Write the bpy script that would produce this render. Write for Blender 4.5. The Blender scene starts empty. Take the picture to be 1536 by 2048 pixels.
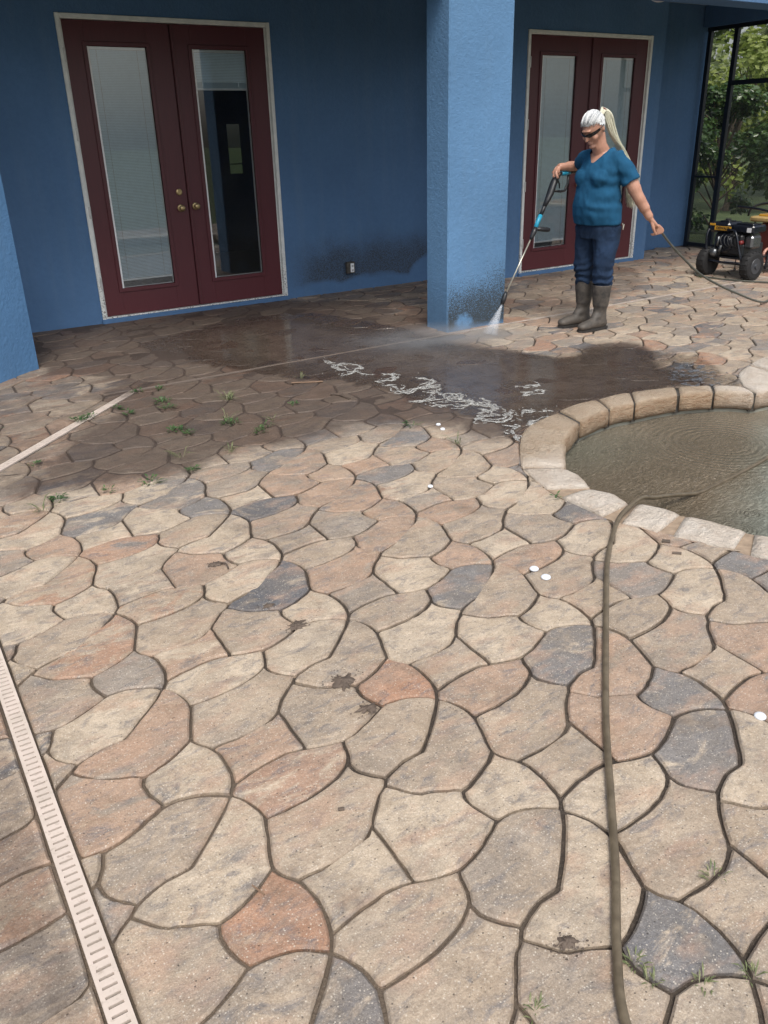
import bpy, math, random
import numpy as np
from mathutils import Vector, Matrix, noise
R = math.radians
random.seed(7)
scene = bpy.context.scene
COL = scene.collection

# ------------------------------------------------------------------ camera
CAM_F = Vector((0.49609927, 0.76397773, -0.41258157))
CAM_R = Vector((0.83257852, -0.55340311, -0.02362212))
CAM_U = Vector((0.2463707, 0.33178764, 0.91061432))
CAM_O = Vector((0.0, 0.0, 1.54125))
FPX = 1667.19
cam = bpy.data.objects.new('camera', bpy.data.cameras.new('camera'))
COL.objects.link(cam)
cam.matrix_world = Matrix(((CAM_R.x, CAM_U.x, -CAM_F.x, CAM_O.x), (CAM_R.y, CAM_U.y, -CAM_F.y, CAM_O.y),
                           (CAM_R.z, CAM_U.z, -CAM_F.z, CAM_O.z), (0, 0, 0, 1)))
cam.data.sensor_fit = 'VERTICAL'; cam.data.sensor_height = 24.0
cam.data.lens = 24.0 * FPX / 2048.0
cam.data.clip_start = 0.05; cam.data.clip_end = 400
scene.camera = cam

# ------------------------------------------------------------------ light
SUN_EL, SUN_AZ = R(58), R(205)          # azimuth measured clockwise from +Y
w = bpy.data.worlds.new('World'); scene.world = w; w.use_nodes = True
nt = w.node_tree; nt.nodes.clear()
sky = nt.nodes.new('ShaderNodeTexSky'); sky.sky_type = 'NISHITA'; sky.sun_disc = False
sky.sun_elevation = SUN_EL; sky.sun_rotation = SUN_AZ; sky.dust_density = 4.0; sky.air_density = 1.0; sky.altitude = 0
bw = nt.nodes.new('ShaderNodeRGBToBW'); mx = nt.nodes.new('ShaderNodeMix'); mx.data_type = 'RGBA'
tc = nt.nodes.new('ShaderNodeTexCoord'); nz = nt.nodes.new('ShaderNodeTexNoise'); nz.inputs['Scale'].default_value = 1.6
nz.inputs['Detail'].default_value = 5; nz.inputs['Roughness'].default_value = .6
cr = nt.nodes.new('ShaderNodeMapRange'); cr.inputs[1].default_value = .35; cr.inputs[2].default_value = .7
cr.inputs[3].default_value = .8; cr.inputs[4].default_value = 1.25
mul = nt.nodes.new('ShaderNodeVectorMath'); mul.operation = 'SCALE'
bg = nt.nodes.new('ShaderNodeBackground'); out = nt.nodes.new('ShaderNodeOutputWorld')
L = nt.links.new
L(sky.outputs[0], bw.inputs[0]); L(sky.outputs[0], mx.inputs[6]); L(bw.outputs[0], mx.inputs[7]); mx.inputs[0].default_value = .62
L(tc.outputs['Generated'], nz.inputs['Vector']); L(nz.outputs['Fac'], cr.inputs[0])
L(mx.outputs[2], mul.inputs[0]); L(cr.outputs[0], mul.inputs['Scale'])
L(mul.outputs[0], bg.inputs[0]); bg.inputs[1].default_value = .15; L(bg.outputs[0], out.inputs[0])
sl = bpy.data.lights.new('sun', 'SUN'); sl.energy = 1.5; sl.angle = R(22); sl.color = (1, .95, .87)
sun = bpy.data.objects.new('sun', sl); COL.objects.link(sun)
sd = Vector((math.sin(SUN_AZ) * math.cos(SUN_EL), math.cos(SUN_AZ) * math.cos(SUN_EL), math.sin(SUN_EL)))
sun.rotation_euler = sd.to_track_quat('Z', 'Y').to_euler()
vs = scene.view_settings
vs.view_transform = 'Standard'; vs.look = 'None'; vs.exposure = 0.60; vs.gamma = 1; vs.use_curve_mapping = False
scene.cycles.max_bounces = 8; scene.cycles.transparent_max_bounces = 24
scene.cycles.use_denoising = True

# ------------------------------------------------------------------ helpers
def tag(o, label=None, cat=None, group=None, kind=None):
    if label: o['label'] = label
    if cat: o['category'] = cat
    if group: o['group'] = group
    if kind: o['kind'] = kind
    return o
def empty(name, loc=(0, 0, 0), label=None, cat=None, group=None, rz=0):
    o = bpy.data.objects.new(name, None); COL.objects.link(o); o.location = loc; o.rotation_euler = (0, 0, rz)
    o.empty_display_size = .1
    return tag(o, label, cat, group)
def bez(name, me, mat, parent=None, smooth=False):
    if mat:
        for m in (mat if isinstance(mat, (list, tuple)) else [mat]): me.materials.append(m)
    if smooth: me.polygons.foreach_set('use_smooth', [True] * len(me.polygons))
    o = bpy.data.objects.new(name, me); COL.objects.link(o)
    if parent:
        o.parent = parent
        mw = Matrix.Translation(parent.location) @ Matrix.Rotation(parent.rotation_euler[2], 4, 'Z')
        o.matrix_parent_inverse = mw.inverted()     # meshes are written in world coordinates
    return o
def frame(t):
    t = t.normalized(); a = Vector((0, 0, 1)) if abs(t.z) < .9 else Vector((1, 0, 0))
    u = t.cross(a).normalized(); return u, u.cross(t).normalized()
class MB:
    def __init__(s): s.v = []; s.f = []; s.m = []; s.mi = 0
    def add(s, vs, fs):
        b = len(s.v); s.v += [tuple(x) for x in vs]; s.f += [tuple(b + i for i in f) for f in fs]; s.m += [s.mi] * len(fs)
    def box(s, lo, hi, b=0.0, rot=None, cen=None):
        (x0, y0, z0), (x1, y1, z1) = lo, hi
        if b <= 0:
            V = [(x, y, z) for x in (x0, x1) for y in (y0, y1) for z in (z0, z1)]
            F = [(0, 1, 3, 2), (4, 6, 7, 5), (0, 4, 5, 1), (2, 3, 7, 6), (0, 2, 6, 4), (1, 5, 7, 3)]
        else:
            V = []; ix = {}
            for i, x in enumerate((x0, x1)):
                for j, y in enumerate((y0, y1)):
                    for k, z in enumerate((z0, z1)):
                        sx, sy, sz = (1, -1)[i], (1, -1)[j], (1, -1)[k]
                        ix[i, j, k, 0] = len(V); V.append((x, y + sy * b, z + sz * b))
                        ix[i, j, k, 1] = len(V); V.append((x + sx * b, y, z + sz * b))
                        ix[i, j, k, 2] = len(V); V.append((x + sx * b, y + sy * b, z))
            F = []
            for i in (0, 1):
                F.append([ix[i, 0, 0, 0], ix[i, 1, 0, 0], ix[i, 1, 1, 0], ix[i, 0, 1, 0]][::(-1, 1)[i]])
                F.append([ix[0, i, 0, 1], ix[1, i, 0, 1], ix[1, i, 1, 1], ix[0, i, 1, 1]][::(1, -1)[i]])
                F.append([ix[0, 0, i, 2], ix[1, 0, i, 2], ix[1, 1, i, 2], ix[0, 1, i, 2]][::(-1, 1)[i]])
            for a in (0, 1):
                for c in (0, 1):
                    F.append([ix[a, c, 0, 0], ix[a, c, 0, 1], ix[a, c, 1, 1], ix[a, c, 1, 0]])
                    F.append([ix[a, 0, c, 0], ix[a, 0, c, 2], ix[a, 1, c, 2], ix[a, 1, c, 0]])
                    F.append([ix[0, a, c, 1], ix[0, a, c, 2], ix[1, a, c, 2], ix[1, a, c, 1]])
                    for k in (0, 1): F.append([ix[a, c, k, 0], ix[a, c, k, 1], ix[a, c, k, 2]])
        if rot is not None:
            c = Vector(cen) if cen is not None else Vector(((x0 + x1) / 2, (y0 + y1) / 2, (z0 + z1) / 2))
            V = [tuple(c + rot @ (Vector(v) - c)) for v in V]
        s.add(V, F); return s
    def tube(s, pts, r, n=10, cap=True, flat=None):
        pts = [Vector(p) for p in pts]; k = len(pts)
        rs = r if isinstance(r, (list, tuple)) else [r] * k
        b = len(s.v); u = None
        for i, p in enumerate(pts):
            t = (pts[min(i + 1, k - 1)] - pts[max(i - 1, 0)]).normalized()
            if u is None: u, w_ = frame(t)
            else:
                u = (u - t * u.dot(t)).normalized(); w_ = u.cross(t)
            rr = rs[i]; ra, rb = rr if isinstance(rr, (list, tuple)) else (rr, rr)
            for j in range(n):
                a = 2 * math.pi * j / n
                s.v.append(tuple(p + u * math.cos(a) * ra + w_ * math.sin(a) * rb))
        for i in range(k - 1):
            for j in range(n):
                q = (j + 1) % n
                s.f.append((b + i * n + j, b + i * n + q, b + (i + 1) * n + q, b + (i + 1) * n + j)); s.m.append(s.mi)
        if cap:
            s.f.append(tuple(b + j for j in range(n))[::-1]); s.m.append(s.mi)
            s.f.append(tuple(b + (k - 1) * n + j for j in range(n))); s.m.append(s.mi)
        return s
    def rings(s, rings, n=20, cap=True):
        """rings: (cx, cy, cz, a_x, a_y) horizontal ellipses, optional 6th = squareness"""
        b = len(s.v)
        for rg in rings:
            cx, cy, cz, ax, ay = rg[:5]
            for j in range(n):
                a = 2 * math.pi * j / n
                s.v.append((cx + ax * math.cos(a), cy + ay * math.sin(a), cz))
        for i in range(len(rings) - 1):
            for j in range(n):
                q = (j + 1) % n
                s.f.append((b + i * n + j, b + i * n + q, b + (i + 1) * n + q, b + (i + 1) * n + j)); s.m.append(s.mi)
        if cap:
            s.f.append(tuple(b + j for j in range(n))[::-1]); s.m.append(s.mi)
            s.f.append(tuple(b + (len(rings) - 1) * n + j for j in range(n))); s.m.append(s.mi)
        return s
    def ball(s, c, r, rot=None, nu=18, nv=12, fn=None):
        c = Vector(c); r = r if isinstance(r, (list, tuple)) else (r, r, r); b = len(s.v)
        for i in range(nv + 1):
            th = math.pi * i / nv
            for j in range(nu):
                ph = 2 * math.pi * j / nu
                d = Vector((math.sin(th) * math.cos(ph), math.sin(th) * math.sin(ph), math.cos(th)))
                v = Vector((d.x * r[0], d.y * r[1], d.z * r[2]))
                if fn: v = fn(v, d)
                if rot is not None: v = rot @ v
                s.v.append(tuple(c + v))
        for i in range(nv):
            for j in range(nu):
                q = (j + 1) % nu
                s.f.append((b + i * nu + j, b + (i + 1) * nu + j, b + (i + 1) * nu + q, b + i * nu + q)); s.m.append(s.mi)
        return s
    def cyl(s, c0, c1, r, n=20): return s.tube([c0, c1], r, n)
    def build(s, name, mat, parent=None, smooth=False, attrs=None):
        me = bpy.data.meshes.new(name); me.from_pydata(s.v, [], s.f); 
        if isinstance(mat, (list, tuple)): me.polygons.foreach_set('material_index', s.m)
        me.update()
        if attrs:
            for k, arr in attrs.items():
                a = me.attributes.new(k, 'FLOAT', 'POINT'); a.data.foreach_set('value', arr)
        return bez(name, me, mat, parent, smooth)
def remesh(mb, voxel, smooth=4, fac=.5):
    """union of overlapping lofts as one continuous smooth surface"""
    me = bpy.data.meshes.new('tmp'); me.from_pydata(mb.v, [], mb.f); me.update()
    o = bpy.data.objects.new('tmp', me); COL.objects.link(o)
    m = o.modifiers.new('r', 'REMESH'); m.mode = 'VOXEL'; m.voxel_size = voxel
    if smooth:
        m2 = o.modifiers.new('s', 'SMOOTH'); m2.iterations = smooth; m2.factor = fac
    dg = bpy.context.evaluated_depsgraph_get(); dg.update()
    res = bpy.data.meshes.new_from_object(o.evaluated_get(dg))
    bpy.data.objects.remove(o)
    return res
def catmull(P, sub=4, closed=False):
    P = [Vector(p) for p in P]; n = len(P); o = []
    rng = range(n) if closed else range(n - 1)
    for i in rng:
        if closed: a, b, c, d = P[(i - 1) % n], P[i], P[(i + 1) % n], P[(i + 2) % n]
        else: a, b, c, d = P[max(i - 1, 0)], P[i], P[i + 1], P[min(i + 2, n - 1)]
        for k in range(sub):
            t = k / sub; t2 = t * t; t3 = t2 * t
            o.append(.5 * ((2 * b) + (c - a) * t + (2 * a - 5 * b + 4 * c - d) * t2 + (3 * b - a - 3 * c + d) * t3))
    if not closed: o.append(P[-1])
    return o
def text_mesh(s, size, ext=.0015):
    c = bpy.data.curves.new('t', 'FONT'); c.body = s; c.size = size; c.extrude = ext; c.align_x = 'CENTER'; c.align_y = 'CENTER'
    c.offset = size * .018
    o = bpy.data.objects.new('t', c); COL.objects.link(o)
    dg = bpy.context.evaluated_depsgraph_get(); dg.update()
    me = bpy.data.meshes.new_from_object(o.evaluated_get(dg)); bpy.data.objects.remove(o); return me
def inside(pt, poly):
    x, y = pt; r = False; n = len(poly)
    for i in range(n):
        x0, y0 = poly[i]; x1, y1 = poly[(i + 1) % n]
        if (y0 > y) != (y1 > y) and x < (x1 - x0) * (y - y0) / (y1 - y0) + x0: r = not r
    return r
_BB = {}
def sdist(pt, poly):
    """signed distance, positive inside"""
    x, y = pt; best = 1e9; n = len(poly)
    k = id(poly)
    if k not in _BB: _BB[k] = (min(p[0] for p in poly), max(p[0] for p in poly), min(p[1] for p in poly), max(p[1] for p in poly), poly)
    bb = _BB[k]; q = max(bb[0] - x, x - bb[1], bb[2] - y, y - bb[3])
    if q > .8: return -q
    for i in range(n):
        x0, y0 = poly[i]; x1, y1 = poly[(i + 1) % n]; dx, dy = x1 - x0, y1 - y0
        t = max(0, min(1, ((x - x0) * dx + (y - y0) * dy) / (dx * dx + dy * dy + 1e-12)))
        d = math.hypot(x - x0 - t * dx, y - y0 - t * dy); best = min(best, d)
    return best if inside(pt, poly) else -best
def sstep(a, b, x):
    t = max(0, min(1, (x - a) / (b - a))); return t * t * (3 - 2 * t)
def nz3(x, y, z=0): return noise.noise(Vector((x, y, z)))

# ------------------------------------------------------------------ materials
class N:
    """tiny node-graph helper"""
    def __init__(s, name):
        s.m = bpy.data.materials.new(name); s.m.use_nodes = True; s.t = s.m.node_tree; s.n = s.t.nodes
        s.p = s.n['Principled BSDF']; s.o = s.n['Material Output']; s.pos = None
    def link(s, a, b): s.t.links.new(a, b); return b
    def P(s):
        if s.pos is None: s.pos = s.n.new('ShaderNodeNewGeometry').outputs['Position']
        return s.pos
    def obj(s): return s.n.new('ShaderNodeTexCoord').outputs['Object']
    def val(s, sock, v):
        if isinstance(v, bpy.types.NodeSocket): s.link(v, sock)
        else: sock.default_value = v
    def math(s, op, a, b=0.0, c=None, clamp=False):
        n = s.n.new('ShaderNodeMath'); n.operation = op; n.use_clamp = clamp
        s.val(n.inputs[0], a); s.val(n.inputs[1], b)
        if c is not None: s.val(n.inputs[2], c)
        return n.outputs[0]
    def noise(s, scale, detail=3, rough=.5, vec=None, dist=0.0):
        n = s.n.new('ShaderNodeTexNoise'); n.inputs['Scale'].default_value = scale; n.inputs['Detail'].default_value = detail
        n.inputs['Roughness'].default_value = rough; n.inputs['Distortion'].default_value = dist
        s.link(vec or s.P(), n.inputs['Vector']); return n.outputs['Fac']
    def voro(s, scale, vec=None, feature='F1', out='Distance'):
        n = s.n.new('ShaderNodeTexVoronoi'); n.feature = feature; n.inputs['Scale'].default_value = scale
        s.link(vec or s.P(), n.inputs['Vector']); return n.outputs[out]
    def mapv(s, scale=(1, 1, 1), rot=(0, 0, 0), vec=None, loc=(0, 0, 0)):
        n = s.n.new('ShaderNodeMapping'); n.inputs['Scale'].default_value = scale; n.inputs['Rotation'].default_value = rot
        n.inputs['Location'].default_value = loc
        s.link(vec or s.P(), n.inputs['Vector']); return n.outputs[0]
    def rng(s, x, a, b, c=0.0, d=1.0, smooth=False):
        n = s.n.new('ShaderNodeMapRange'); n.interpolation_type = 'SMOOTHSTEP' if smooth else 'LINEAR'
        s.val(n.inputs[0], x)
        for i, v in zip((1, 2, 3, 4), (a, b, c, d)): s.val(n.inputs[i], v)
        return n.outputs[0]
    def mix(s, f, a, b, mode='MIX'):
        n = s.n.new('ShaderNodeMix'); n.data_type = 'RGBA'; n.blend_type = mode
        s.val(n.inputs[0], f)
        for i, v in ((6, a), (7, b)):
            if isinstance(v, (tuple, list)): v = tuple(v) + (1,) if len(v) == 3 else v
            s.val(n.inputs[i], v)
        return n.outputs[2]
    def ramp(s, x, stops, interp='LINEAR'):
        n = s.n.new('ShaderNodeValToRGB'); n.color_ramp.interpolation = interp; e = n.color_ramp.elements
        while len(e) < len(stops): e.new(.5)
        for el, (p, c) in zip(e, stops): el.position = p; el.color = tuple(c) + (1,)
        s.link(x, n.inputs[0]); return n.outputs[0]
    def attr(s, name):
        n = s.n.new('ShaderNodeAttribute'); n.attribute_name = name; return n.outputs['Fac']
    def sep(s, vec=None):
        n = s.n.new('ShaderNodeSeparateXYZ'); s.link(vec or s.P(), n.inputs[0]); return n.outputs
    def bump(s, h, strength=.5, dist=.01, prev=None):
        n = s.n.new('ShaderNodeBump'); n.inputs['Strength'].default_value = strength; n.inputs['Distance'].default_value = dist
        s.link(h, n.inputs['Height'])
        if prev: s.link(prev, n.inputs['Normal'])
        s.link(n.outputs[0], s.p.inputs['Normal']); return n.outputs[0]
    def set(s, **k):
        names = dict(col='Base Color', rough='Roughness', metal='Metallic', ior='IOR', alpha='Alpha', trans='Transmission Weight',
                     coat='Coat Weight', spec='Specular IOR Level', sheen='Sheen Weight')
        for a, v in k.items():
            if isinstance(v, (tuple, list)): v = tuple(v) + (1,)
            s.val(s.p.inputs[names[a]], v)
        return s
def simple(name, col, rough=.5, metal=0, var=.12, scale=20, bump=0, bscale=200, **k):
    n = N(name); f = n.noise(scale, 4, .6)
    lo = tuple(c * (1 - var) for c in col); hi = tuple(min(1, c * (1 + var)) for c in col)
    n.set(col=n.mix(n.rng(f, .3, .7), lo, hi), rough=n.rng(n.noise(scale * 2.3, 3), .3, .7, rough * .85, min(1, rough * 1.15)), metal=metal, **k)
    if bump: n.bump(n.noise(bscale, 3), bump, .002)
    return n.m

def mat_stucco(name, col, kind):
    n = N(name); z = n.sep()[2]; x = n.sep()[0]
    big = n.noise(1.3, 3); fine = n.noise(95, 5, .65); mid = n.noise(26, 4, .6)
    c = n.mix(n.rng(big, .3, .7), tuple(a * .9 for a in col), tuple(a * 1.07 for a in col))
    c = n.mix(n.rng(mid, .35, .7, 0, .28), c, tuple(a * .72 for a in col))
    # faint vertical weather streaks and small dark pits
    st = n.noise(3.2, 4, .6, n.mapv((3.0, 3.0, .22)))
    c = n.mix(n.rng(st, .5, .8, 0, .16), c, (.16, .24, .33))
    pit = n.rng(n.noise(170, 2, .5), .71, .76, 0, .55)
    c = n.mix(pit, c, (.03, .05, .07))
    grime = (.035, .034, .026)
    if kind == 'pillar':
        h = n.math('ADD', z, n.math('MULTIPLY', n.math('SUBTRACT', big, .5), .5))
        g = n.rng(h, .85, .08, 0, 1, True)
        thr = n.math('SUBTRACT', .74, n.math('MULTIPLY', g, .34))
        m = n.rng(n.math('SUBTRACT', n.noise(105, 5, .8), thr), -.05, .07, 0, .9)
        dx = n.math('SUBTRACT', x, 4.50); dz = n.math('SUBTRACT', z, .045)
        clean = n.math('ADD', n.math('MULTIPLY', dx, dx), n.math('MULTIPLY', dz, dz))
        clean = n.math('ADD', clean, n.math('MULTIPLY', n.math('SUBTRACT', mid, .5), .02))
        m = n.math('MULTIPLY', m, n.rng(clean, .002, .012, 0, 1))
        m = n.math('MULTIPLY', m, n.rng(z, .0, .045, .25, 1))
        m = n.math('MULTIPLY', m, n.rng(x, 4.325, 4.34, .25, 1))
        c = n.mix(m, c, grime)
    elif kind == 'wall':
        w1 = n.noise(1.9, 4, .55)
        top = n.math('ADD', z, n.math('MULTIPLY', n.math('SUBTRACT', w1, .5), .55))
        g = n.math('MULTIPLY', n.rng(top, .72, .28, 0, 1, True), 1.0)
        low = n.math('ADD', z, n.math('MULTIPLY', n.math('SUBTRACT', n.noise(2.6, 2), .5), .2))
        g = n.math('MULTIPLY', g, n.rng(low, .09, .145, 0, 1))
        g = n.math('MULTIPLY', g, n.rng(x, 3.98, 4.35, 0, 1))
        # clean arc swept beside the pillar
        dx = n.math('MULTIPLY', n.math('SUBTRACT', x, 5.93), .75); dz = n.math('SUBTRACT', z, .03)
        rr = n.math('SQRT', n.math('ADD', n.math('MULTIPLY', dx, dx), n.math('MULTIPLY', dz, dz)))
        g = n.math('MULTIPLY', g, n.rng(n.math('ADD', rr, n.math('MULTIPLY', mid, .05)), .26, .31, 0, 1))
        sp = n.rng(n.math('SUBTRACT', n.noise(110, 5, .8), n.math('SUBTRACT', .66, n.math('MULTIPLY', g, .17))), -.10, .10, 0, 1)
        c = n.mix(n.math('MULTIPLY', n.math('MULTIPLY', sp, g), .92), c, grime)
        c = n.mix(n.math('MULTIPLY', g, .30), c, (.055, .055, .058))
    n.set(col=c, rough=.82, spec=.25)
    h = n.math('ADD', n.math('MULTIPLY', fine, .55), n.math('MULTIPLY', n.noise(34, 4, .6), 1.0))
    n.bump(h, .5, .012)
    return n.m
BLUE = (.085, .172, .325)
M = {}
M['wall'] = mat_stucco('blue_stucco_wall', BLUE, 'wall')
M['pillar'] = mat_stucco('blue_stucco_pillar', (.112, .232, .405), 'pillar')
M['pillar2'] = mat_stucco('blue_stucco_left_pillar', (.100, .225, .42), 'plain')
M['stucco'] = mat_stucco('blue_stucco', BLUE, 'plain')
M['ceiling'] = simple('blue_grey_ceiling', (.16, .21, .27), .8)
M['roof'] = simple('roof_shingle', (.12, .11, .10), .9)

def mat_frame():
    n = N('white_painted_frame'); z = n.sep()[2]
    m = n.math('MULTIPLY', n.rng(n.noise(75, 4, .7), .54, .60), n.rng(z, .55, .1, 0, 1))
    c = n.mix(n.rng(n.noise(14, 3), .3, .7), (.60, .63, .63), (.74, .76, .74))
    n.set(col=n.mix(m, c, (.07, .04, .035)), rough=.55); n.bump(n.noise(120, 2), .2, .002); return n.m
M['frame'] = mat_frame()
def mat_door():
    n = N('maroon_door_paint'); g = n.noise(9, 4, .6, n.mapv((9, 9, .6)))
    c = n.mix(n.rng(g, .3, .7), (.066, .012, .019), (.082, .015, .023))
    c = n.mix(n.rng(n.sep()[2], .9, .05, 0, .35), c, (.13, .035, .040))
    n.set(col=c, rough=.38); n.bump(n.noise(60, 3), .06, .002); return n.m
M['door'] = mat_door()
M['bead'] = simple('white_glazing_bead', (.80, .82, .84), .4, var=.05)
M['blind'] = simple('grey_blind_slat', (.72, .85, .94), .5, var=.04)
M['brass'] = simple('aged_brass', (.42, .32, .17), .38, .85, .2, 60)
M['hinge'] = simple('painted_hinge', (.5, .5, .5), .4, .3)
M['dark'] = simple('dark_room', (.028, .032, .036), .7)
M['roomfloor'] = simple('dark_room_floor', (.06, .06, .055), .35)
def mat_glass(name, tint=.92, rough=.01):
    n = N(name); n.n.remove(n.p)
    t = n.n.new('ShaderNodeBsdfTransparent'); t.inputs[0].default_value = (tint * .97, tint, tint, 1)
    g = n.n.new('ShaderNodeBsdfGlossy'); g.inputs['Roughness'].default_value = rough
    fr = n.n.new('ShaderNodeFresnel'); fr.inputs['IOR'].default_value = 1.5
    d = n.n.new('ShaderNodeBsdfDiffuse'); d.inputs[0].default_value = (.35, .36, .36, 1)
    ms = n.n.new('ShaderNodeMixShader'); n.link(n.math('MULTIPLY', fr.outputs[0], 3.2, clamp=True), ms.inputs[0])
    n.link(t.outputs[0], ms.inputs[1]); n.link(g.outputs[0], ms.inputs[2])
    # dusty film, heavier and spotted low down
    z = n.sep()[2]
    dust = n.math('ADD', n.rng(n.noise(2.5, 3), .3, .8, .01, .05), n.math('MULTIPLY', n.rng(n.noise(150, 3, .7), .58, .66), n.rng(z, .95, .3, 0, .22)))
    m2 = n.n.new('ShaderNodeMixShader'); n.link(dust, m2.inputs[0]); n.link(ms.outputs[0], m2.inputs[1]); n.link(d.outputs[0], m2.inputs[2])
    n.link(m2.outputs[0], n.o.inputs[0]); return n.m
M['glass'] = mat_glass('door_glass')
nn_ = N('dimming_rear_glass'); nn_.n.remove(nn_.p); tt_ = nn_.n.new('ShaderNodeBsdfTransparent'); tt_.inputs[0].default_value = (.16, .17, .14, 1); nn_.link(tt_.outputs[0], nn_.o.inputs[0]); M['tint'] = nn_.m
M['metal_dark'] = simple('dark_bronze_aluminium', (.012, .015, .022), .45)
def mat_screen():
    n = N('insect_screen_mesh'); n.n.remove(n.p)
    t = n.n.new('ShaderNodeBsdfTransparent'); d = n.n.new('ShaderNodeBsdfDiffuse'); d.inputs[0].default_value = (.15, .16, .155, 1)
    ms = n.n.new('ShaderNodeMixShader'); n.link(n.rng(n.noise(1.5, 2), .3, .7, .22, .30), ms.inputs[0])
    n.link(t.outputs[0], ms.inputs[1]); n.link(d.outputs[0], ms.inputs[2]); n.link(ms.outputs[0], n.o.inputs[0]); return n.m
M['screen'] = mat_screen()

MUD = (.058, .040, .031)
def mat_paver():
    n = N('tumbled_concrete_paver'); t1 = n.attr('tone_a'); t2 = n.attr('tone_b'); dirt = n.attr('dirt'); wet = n.attr('wet')
    vm = n.n.new('ShaderNodeVectorMath'); vm.operation = 'ADD'; cx = n.n.new('ShaderNodeCombineXYZ')
    n.link(n.math('MULTIPLY', t1, 37.0), cx.inputs[0]); n.link(n.math('MULTIPLY', t2, 53.0), cx.inputs[1])
    n.link(n.P(), vm.inputs[0]); n.link(cx.outputs[0], vm.inputs[1]); V = vm.outputs[0]
    pal = [(0, (.62, .515, .395)), (.17, (.58, .485, .375)), (.22, (.52, .42, .315)), (.40, (.46, .375, .29)), (.44, (.48, .33, .235)),
           (.55, (.46, .335, .25)), (.59, (.47, .275, .18)), (.64, (.45, .27, .185)), (.67, (.40, .33, .26)), (.83, (.37, .32, .27)),
           (.87, (.27, .25, .235)), (.95, (.235, .225, .22)), (.97, (.15, .15, .16)), (1, (.14, .145, .16))]
    a = n.ramp(t1, pal); b = n.ramp(t2, pal[::1])
    sv = n.mapv((1.0, 2.3, 1), (0, 0, R(-38)), V)
    st = n.noise(4.6, 6, .68, sv, .7)
    lo = n.math('ADD', .44, n.math('MULTIPLY', n.math('FRACT', n.math('MULTIPLY', t2, 7.3)), .18))
    c = n.mix(n.rng(st, lo, n.math('ADD', lo, .10), 0, .95), a, b)
    c = n.mix(n.rng(n.noise(5.5, 6, .7, V, .6), .42, .64), c, n.mix(1, c, (.74, .72, .70), 'MULTIPLY'))
    c = n.mix(n.rng(n.noise(5.5, 5, .7, V, .5), .56, .70, 0, .6), c, (.58, .47, .35))
    st2 = n.noise(9.5, 7, .75, sv, .9)
    c = n.mix(n.rng(st2, .51, .66, 0, .74), c, (.155, .155, .17))
    st3 = n.noise(5.2, 4, .6, n.mapv((1, 2.2, 1), (0, 0, R(-30)), V, (3, 1, 7)))
    c = n.mix(n.rng(st3, .52, .66, 0, .55), c, (.50, .335, .24))
    c = n.mix(n.rng(n.noise(4.0, 6, .75, V), .47, .68, 0, .55), c, (.235, .205, .175))
    # aggregate: sand grain, pale chips, dark pores
    gr = n.noise(240, 3, .7); c = n.mix(n.rng(gr, .32, .66, 0, .75), c, n.mix(1, c, (.60, .58, .56), 'MULTIPLY'))
    c = n.mix(n.rng(n.noise(70, 5, .75), .48, .7, 0, .5), c, n.mix(1, c, (.62, .60, .58), 'MULTIPLY'))
    c = n.mix(n.rng(n.noise(330, 2, .6), .60, .70, 0, .45), c, (.66, .60, .52))
    v = n.n.new('ShaderNodeTexVoronoi'); v.inputs['Scale'].default_value = 150; n.link(n.P(), v.inputs['Vector'])
    rnd = n.sep(v.outputs['Color'])[0]
    chip = n.math('MULTIPLY', n.rng(v.outputs['Distance'], .34, .22), n.rng(rnd, .72, .80))
    c = n.mix(n.math('MULTIPLY', chip, .6), c, (.64, .58, .49))
    v2 = n.n.new('ShaderNodeTexVoronoi'); v2.inputs['Scale'].default_value = 95; n.link(n.P(), v2.inputs['Vector'])
    r2 = n.sep(v2.outputs['Color'])[1]
    pore = n.math('MULTIPLY', n.rng(v2.outputs['Distance'], .25, .12), n.rng(r2, .80, .86))
    c = n.mix(n.math('MULTIPLY', pore, .75), c, (.05, .042, .035))
    # smears of mud that settled on the clean area
    sm = n.rng(n.noise(2.6, 6, .66, None, .4), .585, .70, 0, .55)
    c = n.mix(sm, c, (.17, .125, .09))
    ed = n.attr('edge'); c = n.mix(n.math('MULTIPLY', n.math('MULTIPLY', ed, n.rng(n.noise(20, 4), .3, .7, .1, 1)), .38), c, (.14, .10, .075))
    # dirt
    dn = n.math('ADD', dirt, n.math('MULTIPLY', n.math('SUBTRACT', n.noise(6, 7, .72), .5), .6))
    dm = n.rng(dn, .30, .66, 0, .96)
    mudc = n.mix(n.rng(n.noise(11, 5, .65), .3, .7), tuple(x * .8 for x in MUD), tuple(x * 1.35 for x in MUD))
    mudc = n.mix(.13, mudc, c)
    c = n.mix(dm, c, mudc)
    wn = n.rng(n.math('ADD', wet, n.math('MULTIPLY', n.math('SUBTRACT', n.noise(9, 5, .6), .5), .7)), .4, .7)
    c = n.mix(n.math('MULTIPLY', wn, .9), c, n.mix(1, c, (.55, .52, .50), 'MULTIPLY'))
    n.set(col=c, spec=.45)
    rr = n.rng(n.noise(30, 4), .3, .7, .52, .72)
    n.link(n.math('SUBTRACT', rr, n.math('MULTIPLY', wn, .34)), n.p.inputs['Roughness'])
    h = n.math('ADD', n.math('MULTIPLY', n.noise(14, 5, .6, V), 1.3), n.math('MULTIPLY', n.noise(130, 4, .7), .22))
    h = n.math('SUBTRACT', h, n.math('MULTIPLY', pore, .12))
    n.bump(h, .75, .011)
    return n.m
M['paver'] = mat_paver()
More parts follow.
